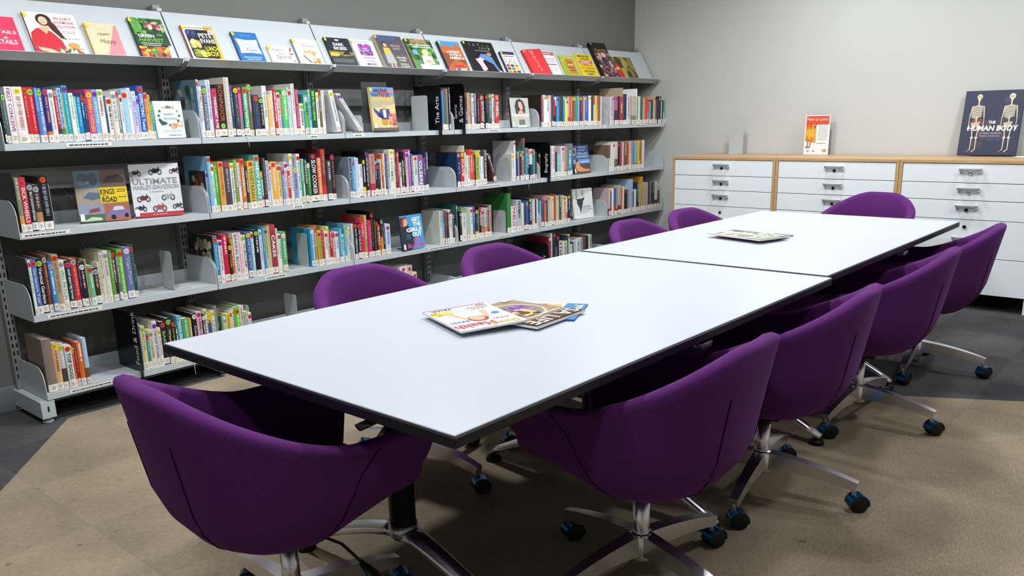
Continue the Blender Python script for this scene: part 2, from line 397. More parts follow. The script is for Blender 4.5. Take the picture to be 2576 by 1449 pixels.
# ================================================================ chairs
def chair_proto():
    root = empty('tub_chair')
    NA, zb = 64, .305
    def sstep(a, b, x): x = max(0, min(1, (x-a)/(b-a))); return x*x*(3-2*x)
    def rim_h(p):   # p: 0 at back centre .. pi at front centre
        d = math.degrees(p)
        h = .772-(.772-.600)*sstep(14, 104, d)**.9
        if d > 124: h = h-(h-.43)*sstep(144, 153, d)
        return h
    def rim_r(p):
        c, s = abs(math.cos(p)), abs(math.sin(p)); back = math.cos(p) > 0
        a, b, e = .305, (.30 if back else .39), (2.5 if back else 4.2)
        k = 1-.415*sstep(146, 156, math.degrees(p))
        return k/((s/a)**e+(c/b)**e)**(1/e)
    # local frame: back toward -Y, front toward +Y
    def prof(p, inner):
        h, r = rim_h(p), rim_r(p); out = []
        th = .036
        N = 11
        for k in range(N):
            t = k/(N-1)
            if t < .55:
                q = t/.55*math.pi/2; g = .94*math.sin(q)**.80; z = zb+(h-zb)*.0+.20*(1-math.cos(q))*min(1, (h-zb)/.26)
            else:
                q = (t-.55)/.45; zlo = zb+.20*min(1, (h-zb)/.26); g = .94+.06*q; z = zlo+(h-zlo)*q
            out.append((g*r, min(z+.085*max(0, -math.cos(p))*g, h-.02 if k < N-1 else 9)))
        return out, h, r, th
    bm = bmesh.new(); rings = []
    for i in range(NA):
        p = 2*math.pi*i/NA; pp = p if p <= math.pi else 2*math.pi-p
        o, h, r, th = prof(pp, 0); pts = list(o)
        # rounded rim then the inner face down to the seat
        pts[-1] = (o[-1][0], h-.016)
        pts += [(o[-1][0]-.007, h-.005), (o[-1][0]-.025, h), (o[-1][0]-.043, h-.006), (o[-1][0]-.052, h-.022)]
        zs = .425
        ri = o[-1][0]-.054
        for q in (.3, .65, 1): pts.append((ri*(1-.06*q), (h-.02)+(min(zs, h-.03)-(h-.02))*q))
        pts.append((.10, min(zs, h-.03)-.004))
        dx, dy = math.sin(p), -math.cos(p)
        ring = []
        for rr, z in pts:
            lean = -.045*max(0, (z-.45)/.35)*max(0, math.cos(p))  # back reclines
            ring.append(bm.verts.new((rr*dx, rr*dy+lean, z)))
        rings.append(ring)
    n = len(rings[0])
    for i in range(NA):
        a, b = rings[i], rings[(i+1) % NA]
        for k in range(n-1): bm.faces.new((a[k], b[k], b[k+1], a[k+1]))
    # k = 0 ring is a point at r=0: merge
    bmesh.ops.remove_doubles(bm, verts=bm.verts, dist=1e-4)
    cap = [rings[i][-1] for i in range(NA)]
    bm.faces.new([v for v in cap if v.is_valid])
    bmesh.ops.recalc_face_normals(bm, faces=bm.faces)
    me = bpy.data.meshes.new('shell'); bm.to_mesh(me); bm.free(); me.materials.append(M_FAB); me.polygons.foreach_set('use_smooth', [True]*len(me.polygons))
    sh = bpy.data.objects.new('shell', me); COL.objects.link(sh); sh.parent = root
    # seat cushion
    prof2 = [(.0, .405), (.19, .405), (.225, .42), (.236, .44), (.228, .462), (.20, .472), (.10, .476), (0.001, .477)]
    c = MB(); c.lathe(prof2, 32); cu = c.build('seat_cushion', M_FAB, root); cu.location = (0, -.005, 0); cu.scale = (1.03, .98, 1)
    # seams on the outside: two behind, two at the sides
    def pt(pdeg, t):
        p = math.radians(pdeg); pp = abs(p); o, h, r, th = prof(pp, 0)
        k = t*(len(o)-1); i = min(int(k), len(o)-2); q = k-i
        rr = o[i][0]*(1-q)+o[i+1][0]*q+.0008; z = o[i][1]*(1-q)+o[i+1][1]*q
        lean = -.045*max(0, (z-.45)/.35)*max(0, math.cos(p))
        return (rr*math.sin(p), -rr*math.cos(p)+lean, z)
    for s in (-1, 1):
        MB().tube([pt(s*23, .10+.70*k/24) for k in range(25)], .0016, 5).build('back_seam', M_SEAM, root)
        MB().tube([pt(s*(78+32*k/24), .10+.72*k/24) for k in range(25)], .0014, 5).build('side_seam', M_SEAM, root)
    # mechanism, gas column and four-star base
    m = MB(); m.bbox((-.06, -.07, .290), (.06, .07, .318), .008); m.build('seat_plate', M_BLACK, root)
    m = MB(); m.lathe([(.013, .25), (.013, .31)], 16); m.lathe([(.027, .262), (.028, .272), (.022, .278)], 20); m.build('gas_piston', M_BLACK, root)
    m = MB(); m.lathe([(.024, .10), (.024, .263)], 20); m.lathe([(.034, .080), (.037, .088), (.037, .152), (.031, .160)], 20); m.build('gas_column', M_CHROME, root)
    lv = MB(); lv.tube([(.05, .02, .315), (.16, .06, .300), (.22, .085, .255)], .004, 6); lv.tube([(.21, .08, .262), (.24, .092, .235), (.27, .10, .215)], [(.008, .006), (.020, .006), (.012, .005)], 8); lv.build('height_lever', M_BLACK, root)
    tk = MB(); tk.tube([(-.05, .15, .33), (-.05, .24, .335), (-.05, .27, .335)], [.008, .016, .014], 10); tk.build('tilt_knob', M_BLACK, root)
    base = empty('star_base', (0, 0, 0), 0, root)
    for k in range(4):
        a = k*math.pi/2; d = Vector((math.cos(a), math.sin(a), 0)); P = []; R = []
        for i in range(9):
            q = i/8; P.append(d*(.022+.298*q)+Vector((0, 0, .128-.038*q*q))); R.append((.030-.010*q, .044-.022*q**.8))
        g = MB(); g.tube(P, R, 4, None, True, False)
        e = d*.312
        g.lathe([(.006, .055), (.008, .058), (.008, .085)], 10, None, (e.x, e.y, 0)); lg = g.build('star_leg', M_CHROME, base)
        smooth_angle(lg, 35)
    return root, base
def caster(parent, d, yaw):
    c = empty('caster', d, yaw, parent); c.scale = (1.18, 1.12, 1.12)
    h = MB(); P = []
    for s in (-1, 1):
        h.lathe([(.0255, s*.0095), (.0255, s*.019), (.022, s*.021), (.006, s*.021)], 20, None, (.012, 0, .0255), 1)
    w = h.build('caster_wheel', M_RUBBER, c)
    g = MB(); n = 12; ro, ri = .0295, .0268
    pts = []
    for k in range(n+1):
        a = math.radians(-15+200*k/n); pts.append((.012+ro*math.cos(a), .0255+ro*math.sin(a)))
    vs = []; fs = []
    for x, z in pts: vs += [(x, -.020, z), (x, .020, z)]
    for k in range(n+1):
        x, z = pts[k]; vs += [((x-.012)*ri/ro+.012, -.020, (z-.0255)*ri/ro+.0255), ((x-.012)*ri/ro+.012, .020, (z-.0255)*ri/ro+.0255)]
    o = 2*(n+1)
    for k in range(n):
        a, b = 2*k, 2*k+2
        fs += [(a, b, b+1, a+1), (o+a, o+a+1, o+b+1, o+b), (a, o+a, o+b, b), (a+1, b+1, o+b+1, o+a+1)]
    fs += [(0, 1, o+1, o), (2*n, o+2*n, o+2*n+1, 2*n+1)]
    g.add(vs, fs, None, True); hd = smooth_angle(g.build('caster_hood', M_HOOD, c), 40)
    return c
CH = [ # hub x, y, facing angle of the front (deg from +X), base turn, raise, label
 (-.238, -2.25, -5, -8, 0, 'purple tub chair at the near short end of the nearer table, closest to camera'),
 (.546, -2.815, 92, -12, 0, 'purple tub chair on the open side, pushed under the front table corner'),
 (1.316, -2.83, 96, 9, 0, 'purple tub chair on the open side beside the middle of the nearer table'),
 (2.265, -2.84, 96, -3, 0, 'purple tub chair on the open side, third along, beside the farther table'),
 (3.17, -2.83, 96, 6, 0, 'purple tub chair on the open side, nearest the drawer cabinets'),
 (.67, -1.735, -90, 2, 0, 'purple tub chair on the bookshelf side, first one from the near end'),
 (1.37, -1.80, -90, 10, 0, 'purple tub chair on the bookshelf side, second from the near end'),
 (2.455, -1.82, -92, 45, 0, 'purple tub chair on the bookshelf side, third from the near end'),
 (3.085, -1.80, -96, 45, 0, 'purple tub chair on the bookshelf side, farthest one, its light rim showing'),
 (3.98, -2.22, 172, 5, .035, 'purple tub chair at the far short end in front of the drawer cabinets'),
]
proto, pbase = chair_proto()
for k in range(4):
    a = k*math.pi/2; e = Vector((math.cos(a), math.sin(a), 0))*.312; caster(proto, e, a+.6+k)
for i, (x, y, fa, ba, up, lab) in enumerate(CH):
    r = proto if i == 0 else copy_tree(proto)
    r.location = (x, y, 0); r.rotation_euler = (0, 0, math.radians(fa-90))
    tag(r, lab, 'chair', 'purple tub chairs around the tables')
    rel = math.radians(ba-(fa-90)); k = 0
    for ch in r.children:
        nm = ch.name.split('.')[0]
        if nm == 'star_base': ch.rotation_euler = (0, 0, rel)
        elif nm == 'caster':
            a = rel+k*math.pi/2; ch.location = (.312*math.cos(a), .312*math.sin(a), 0); ch.rotation_euler = (0, 0, math.radians(-20+random.uniform(-32, 32)-(fa-90))); k += 1
        elif up and nm not in ('gas_column',): ch.location.z += up
# ================================================================ drawer cabinets
CX0, CX1, CT = 4.80, 5.415, .9885
DZ = [(.842, .962), (.728, .838), (.602, .724), (.353, .598), (.110, .349)]
CLAB = ['beech framed cabinet of white drawers, closest to the bookshelves, small dark key locks',
        'middle beech framed cabinet of white drawers behind the far purple chair',
        'beech framed cabinet of white drawers with pale round locks, by the frame edge']
for i in range(3):
    y1 = -.435-i*.885; y0 = y1-.885
    t = empty('drawer_cabinet', (CX0, (y0+y1)/2, 0)); tag(t, CLAB[i], 'cabinet', 'beech and white drawer cabinets along the white wall')
    hw = .4425-.0015
    MB().bbox((0, -hw, CT-.022), (CX1-CX0, hw, CT), .001, None, 1).build('cabinet_top', M_WOOD, t)
    for s in (-1, 1):
        MB().box((0, min(s*hw, s*(hw-.02)), .1), (CX1-CX0, max(s*hw, s*(hw-.02)), CT-.022)).build('side_panel', M_WOOD, t)
    m = MB(); m.box((.035, -hw+.02, .1), (CX1-CX0, hw-.02, CT-.022)); m.build('carcass', M_HOLE, t)
    for k, (z0, z1) in enumerate(DZ):
        d = MB(); d.bbox((.004, -hw+.0225, z0), (.034, hw-.0225, z1), .0012, None, 1); dr = d.build('drawer', M_DRAWER, t)
        hz = z1-.030 if k < 3 else z1-.075
        if k < 3 or i != 0 or True:
            zc = hz if k < 3 else z1-.115
            hm = MB(); w = .068
            hm.bbox((-.030, -w, zc-.006), (-.014, w, zc+.008), .003)
            for s in (-1, 1): hm.box((-.022, s*(w-.008)-.005, zc-.022), (.004, s*(w-.008)+.005, zc+.002))
            hm.box((.001, -w+.006, zc-.034), (.004, w-.006, zc-.002))
            hm.build('handle', M_HANDLE, dr)
        lk = MB(); lz = (hz-.030) if k < 3 else z1-.045
        lk.lathe([(.011, .001), (.011, -.008 if i == 2 else -.002), (.008, -.003), (.003, -.003)], 14, None, (0, 0, lz), 0)
        lk.build('lock', M_ALU if (i == 2 and k < 2) else M_BLACK, dr)
    for s in (-1, 1):
        MB().box((.02, s*(hw-.03)-.02, 0), (.06, s*(hw-.03)+.02, .1)).build('cabinet_leg', M_DRAWER, t)
        MB().box((.52, s*(hw-.03)-.02, 0), (.56, s*(hw-.03)+.02, .1)).build('cabinet_leg', M_DRAWER, t)
# ================================================================ books standing on the shelves
# every line: right edge, top, spine colour[/second colour@share of the height], sticker, lettering colour, lettering (~ = too small to read); read off the photo shelf by shelf
SEGS = [
 (0, 0, 'upper', 0, 205, 9.058, 20, 'B', """190 380 234 . 89a ~|280 262 566 g 9a8 ~|440 115 eeeef2 . a36 FIRST CONCEIVE|670 118 e8dfdb y c99 ~|790 125 b12f35 o d77 ~|930 128 d8232e g f88 ~|1000 135 3a78b8 . ace ~|1120 150 5a86c4/7f93cf@.5 g dde ~|1240 138 2f2a72/d9702c@.2 p c87 ~|1360 182 e6e2dc s aaa ~|1450 157 a5322f/5a2a38@.25 s d99 ~|1545 146 9fbfe0/3f9158@.25 . 579 ~|1572 265 d8c25a . a43 ~|1690 88 2aa5b4 v 7dd ~|1790 262 e9e9e6 . aaa ~|1850 330 57b585/7fd0a4@.3 . cec ~|1960 346 1f84c8 . 8ce ~|2020 266 17456e o dde ~|2080 342 154a66 o 6ab ~"""),
 (0, 0, 'upper', 220, 205, 9.058, 90, 'B', """245 180 d8407f y d8d24a BABIES & TODDLERS|350 180 6fb6e4 v def yummy|460 182 efe9e7 g b66 ~|498 182 e2e6e6 . b88 ~|545 330 3c4a63 . 89a ~|650 368 ecece8 o 444 ~|760 216 e3dcd5 s aaa ~|830 188 8ea7a2/6c8482@.4 p eee ~|890 312 e9e6e2 o b55 ~|1020 192 9cc7e4 o . .|1098 146 e8e9ea . bbb ~|1205 218 b9c6e6/c9c3e2@.45 w a7a BEC JUDD|1258 322 8d9ed0 v cee ~|1400 96 2357b4 o fff EXPECTING Twins!|1470 252 d9a052 p b83 ~|1530 302 dca35a . b83 ~|1590 484 37a0a4 g 8dd ~"""),
 (0, 1, 'upper', 460, 190, 9.058, 345, 'B', """470 88 9cc8ea o d5808c EAT DRINK SHARE|535 248 e3e9dd . c55 FAMILY FOOD|640 232 5d5f6b g bcd POT FAVOURITES|745 98 cdd6e6 . 9ab ~|860 296 b23560 p fff MARGARET & ME|1040 200 1f1a1c G b05a30 KOHINOOR|1165 38 bfb8a8 . dcd8cc ~|1235 206 2c3c64 v 8ac ~|1340 262 363a3e y 777 ~|1410 272 d9609a/8d7d8f@.42 p . .|1440 262 2e2a28 . a44 ~|1550 262 2cb17c o fff KAREN MARTINI|1650 188 6f6046 g cba ~|1790 440 2f3a5c o 556 ~|1885 502 17171b g 999 ~|1985 232 d8dad9 . 888 Gourmet daily|2070 432 e2b36c . fec ~|2110 342 e4e2dd . aaa ~"""),
 (0, 1, 'upper', 680, 190, 9.058, 130, 'B', """200 302 c72a38 . fff make ahead meals|275 388 e2dedd p b35 DINNER IN A DASH|335 432 b98055/5277a8@.45 . 896 ~|445 316 47c768 w cfc ~|470 272 d9dcd8 y 345 ~|540 312 b4bfd6 p fff Solo|615 186 dcdad2 . 9a9 ~|705 312 a8254a . e9c SLOW COOKER|800 636 e5e2d8 g 777 ~|840 432 2f9d95 . dee ~|910 452 6fae3c w 352 ~|965 322 7cc0dc g 467 ~|1095 322 1d4e3c . 7c5 ~|1155 382 e6e1d8 y 777 ~|1210 302 6b5a45 o bbb ~|1275 336 e2ded8 . 998 ~"""),
 (0, 2, 'upper', 1100, 195, 8.523, 118, 'B', """150 284 3b8fe0/d4472c@.12 . . .|215 238 59604c p 776 ~|260 238 7c7f76 . 998 ~|282 200 333 . ddd ~|322 338 77496a . 967 ~"""),
 (0, 3, 'upper', 1100, 195, 8.523, 615, 'B', """660 700 2b3350 . ccd ~|725 326 c2a283 . a87 ~|748 345 25201e . c9a668 PANTHOUSE|800 345 dcd6d8 s c34 RICKY|850 332 54687c . bcd ~|925 442 2c2022 . a77 ~|990 366 8c2430 s eee JIM STYNES|1030 362 1b1b1d o fff ALLAN BORDER|1090 362 221f20 o 877 ~|1175 342 3c5255 g abb ~|1225 362 e4e4e2 s 333 CHAMPIONS|1250 366 252a35 o 9ab ~|1345 368 c7362c s fff NEIL"""),
 (1, 0, 'middle', 0, 380, 3.622, 185, 'B', """235 240 7a8a72/c8a05a@.3 . bca ~|300 240 c42c38 p eee SICK WHEELS|352 292 20242a s eee BILLY JACKSON BEVHEAD|415 307 3a3130/b4875a@.4 s c9a0a0 ~|500 226 141416 o 889 ~"""),
 (1, 1, 'middle', 480, 370, 8.281, 365, 'B', """440 500 8fb2dc v 68a ~|510 192 7fb8dd o cd6 EAT WELL|560 352 e4e6e6 o 89a GLUTEN FREE|645 372 45b04a g bfb ~|755 302 d89a48 p b74 ~|890 282 4a424c p aab ~|975 332 e2e5e0 y 567 The Healthy Mummy|1050 262 7d9450 g dec ~|1110 326 e4dce4 . c8a ~|1195 242 d2702f p fff COOKBOOK|1250 400 3f3a2e . eee LOW FODMAP|1385 287 cdb655 o 876028 VEGETARIAN|1500 162 5fae9c o fff NEW FEAST|1552 502 48a59a/c8303a@.3 y fff SNACKS|1620 222 4c3028 . 986 ~|1690 282 b9c9e8 . 79b ~"""),
 (1, 1, 'middle', 670, 360, 8.281, 117, 'B', """150 442 e4dfe4 o c57 ~|280 386 e0a84a p edb ~|360 452 e6d07c p a85 ~|430 512 7d8db8 p bcd ~|480 392 dfe1e4 v 456 THE LOW SUGAR KITCHEN|545 456 cf3038 w fff KIDS|610 218 d8dad4 y 99a ANTIPASTI|690 472 8690b8 y 667 ~|760 222 cfdde0 o 89a ~|800 366 2b8a5a . dfe ~|830 330 d9dcd4 . 365 ~|895 340 2c4a34 . ddd ~|960 406 3f8a45 w 9c8 ~|1115 216 18181a p eee SLOW COOKER|1200 304 dd6c28 . fec EASY SLOW COOKED|1295 122 8a3030/c8303a@.3 o a87 ~|1385 362 3a3a3c . bbc ~|1470 232 2c1a20 p a66 ~"""),
 (1, 2, 'middle', 860, 355, 9.058, 195, 'B', """275 372 7c8a94 . 223 MADE BY PAST|330 420 3fa0d8 p bde ~|370 362 a9cfdc . 79a ~|420 382 d9e0e4 . 88a ~|510 528 dde0e6/a5285c@.22 . aab ~|570 406 1d1d1d/e0d02c@.26 y ddd ~|625 238 191919 v ccc ~|665 352 6a5f48 . 998 ~|780 297 b58a86/b83044@.3 . c56 ~|830 412 1b1d22 s bbb ~|905 502 1f2c38 p 678 ~|930 412 e0dcd8 . b77 ~|985 300 b4562c . ec6 ~|1020 287 e2e2dc . bbb ~|1065 292 3f2f62 v 98b ~|1110 452 9fb8b8 . 678 ~|1200 188 dedcd0 y 9a9 HOME|1240 192 d8d3b8 g 887 ~|1290 442 4c2434 . a78 ~|1340 252 b5303c s e99 ~|1385 492 c8d4c8/4c7a48@.2 . 565 ~|1440 422 302328/b03040@.25 . ccc ~|1490 252 2e262c v 987 ~|1545 252 c3c0bc v 99a ~|1590 190 c45a9c w fdf ~|1640 286 3a5590 . bcd ~|1740 336 d9d2c2 o a98 ~|1865 312 6a6ab0/8084c4@.3 o fff OLSEN|1935 372 5a3a44 v c98 ~|2002 242 223350 . cde ~"""),
 (1, 3, 'middle', 1100, 340, 9.2, 475, 'B', """550 402 24365f s 7ac TIM|625 396 c02a36 y fff DAVE|665 242 d8cdb8 . 886 ~|700 406 d8d6d2 . 777 ON A TREE|765 472 e0dedb . 888 ~|840 332 d05038 p fcb ~|880 402 c24a40 p fba ~|905 460 4a3c2c . 998 ~|990 372 b8c828 y 343 DYLAN ALCOTT|1020 348 c8cce0 o 99b ~|1080 492 e4e3e6 . 89a ~|1160 332 4a4a4e . ddd JACK CAVAIR"""),
 (2, 0, 'lower', 60, 600, 7.247, 205, 'B', """265 400 dfe8e0 p 9ba ~|365 385 4f67ac p cde Gardeners Year|480 362 23222c g eee Vertical Gardens|560 302 7a3f2a s c86 ~|640 422 2f86d0 s cef ~|755 292 b09a78 o 876 ~|855 396 e8e2da s 5a8 VEG PATCH|970 396 20383a p eee small space big harvest|1080 367 d03038 s e88 ~|1115 387 2c2228 . 987 ~|1210 432 26263c w ccd ~|1240 377 b8b060 . 997 ~|1330 492 6fb890 p ded ~|1430 532 3a3028 s c98 ~|1480 432 ddd6c4 . 998 ~|1540 262 d9d2bc . 887 ~|1640 222 d8d2c8 s b99 ~|1700 217 5aa040 s cdb ~|1760 227 5a2a2c o fdd ~|1810 322 5a7078 . bcd ~|1910 197 74b83c o efd Organic Gardening|2040 152 6a70a4/6a70a4@.6 w bbd Vege Patch|2110 112 24503c p 576 ~"""),
 (2, 1, 'lower', 480, 555, 8.523, 560, 'B', """665 327 2f8cae o 9de DELICIOUS|750 422 d8d2dc v 889 ~|865 292 c02440 . fcd ~|925 482 26241e y cb4 COOKIES|985 372 d8602c g fdc ~|1100 272 d9dad4 . 777 BAKING BOOK|1165 252 e0a0c0 . fdf ~|1255 312 ddd9bc g 554 OF JELLY JAM|1355 247 36559c y bcd ONE POT ONE POT|1420 242 9cccc4 o def ~|1530 192 191b28 g dde ~|1600 197 d5d0dc s b9b ~|1650 137 2c98c0 . 7cd ~|1710 172 a8b868/c8b8a0@.5 v b63 ~|1765 112 b8c088 . 997 ~|1890 82 9c3442 o fff CAKES|1930 167 d8d5cc . 998 ~|1990 277 e2e2de p 8b8 ~|2095 237 5aa868 w bdc ~"""),
 (2, 2, 'lower', 730, 520, 8.523, 475, 'B', """570 467 3f9ccc w fff How to Buy a House|625 417 dd7830 o fdc ~|710 512 aeb83c p 785 INTERIORS|770 507 c02c3c . e88 ~|830 522 e2e2e2 p 99a ~|880 422 d9d89c y 887 ~|945 507 a02c38/c8c0c0@.2 . edd ~|1000 542 d08088 p fdd ~|1070 540 e3e1df p aaa ~|1140 465 3a98c0 . ade ~|1185 592 e2e0d4 g b88 ~|1235 362 5aa8bc g 8cd ~|1280 502 a4ccd8 y 8ab ~|1340 432 dedbd2 y 555 EAT DRINK|1400 372 d8dcdc . 777 ~|1470 342 1c1a1c o ddd KATE CEBERANO|1540 352 201e20 o ddd ON THE ROAD|1630 237 cc3050 o f9a ~|1690 180 b09048 . edb ~|1765 292 cc3078 o e7a ~|1820 107 1e1a1a o 665 ~|1865 272 2a241c . b94 ~|1910 312 201e20 o 998 ~|1960 387 d84c30 s fff KELLY|2010 257 28262c/c89040@.5 s b64 ~|2060 330 1c1c20 . 998 ~|2165 372 b8cce8 p 79b ~"""),
 (2, 2, 'lower', 1060, 480, 9.99, 470, 'B', """550 512 c8ccc0 . 997 ~|612 522 6a9cd8 . 457 ~|660 512 6a4234 p 987 ~|705 545 4a2f28 . 976 ~|745 472 dcdad4 o 777 ~|795 592 c8d8e0 . 79a ~|865 582 221e1e s a44 ~|935 357 255c5a y 9cb ~"""),
 (2, 3, 'lower', 1060, 480, 9.99, 975, 'B', """1030 522 2e2a28 s 998 ~|1160 567 dcd6d2 . 9aa ~|1245 422 a8c4a4/c4b498@.3 . bcb ~|1310 422 d8dce4 p 99a ~|1370 387 4a5c9c v bcd ~|1430 472 33333a/e0d030@.25 y 998 ~|1462 482 7c8088 . aab ~|1530 392 22201f p ddd ~|1600 462 d0a8a8/b07858@.4 p 866 ~|1680 432 b4c4b0/c8884c@.35 . a86 ~|1732 382 3a2c30 s bbb ~|1790 362 d08890 s b66 ~"""),
 (3, 0, 'bottom', 40, 830, 8.05, 545, 'B', """640 495 c8b083 . 876 ~|860 200 84736a . 766 .|985 262 d8b07c y a65 ~|1090 272 c8c4cc/4a4034@.45 y eee ~|1225 312 d4dade o 222 TOP DOGS|1280 345 dd5c34 g c42 ~|1335 390 8c2c28 . c77 ~|1440 242 dc6a28 . fed ~|1530 157 a9c0e0/6a5440@.35 . cde ~"""),
 (3, 0, 'bottom', 290, 755, 7.36, 530, 'B', """556 440 a8b4c4 v 889 ~|635 482 d8cc8c g a96 ~|692 620 2f8494 p 9cd ~|780 552 d8cfa4 s 998 ~|860 397 e0dfe4 v 444 THE RAW KITCHEN|915 512 e2e0e0 y b88 ~|1022 402 1f2424 p 8b8 BAKER|1105 332 3c302c g ddc Weekly|1165 372 22221e/e0cc30@.25 o bd4 ~|1225 482 1e1e1a/e0cc30@.25 . eee ~|1312 292 6ab0cc . cef MARY BERRY|1440 337 5aa060 . bdb ~|1490 337 d88840 y fdb ~"""),
 (3, 0, 'bottom', 290, 755, 7.36, 1425, 'T', """1500 252 1c1c26 w dde Cou|1590 212 d8bcc4 p b34 ~|1640 262 2c2c34 w ddd ~|1700 172 d8d8d0 g a66 EATS BY|1770 232 d0b040/3a58a0@.75 y 654 ~|1840 192 d5d4c0 y 8aa LINDA|1885 112 8c8a8c . . .|1940 120 1c1c20 . ccc ~|1985 292 6fae78 . ded ~|2035 312 d8d8d4 s 99a ~|2110 257 d8c828 . 884 ~|2150 202 e0dcd8 o 99a ~|2200 162 dcd4d0 y b45 ~|2290 132 5ac838 o dfc ~|2375 102 e0d8d4 . b78 ~|2435 207 b0c4cc y 99a ~|2500 228 d8d4d8 p a9a ~"""),
]
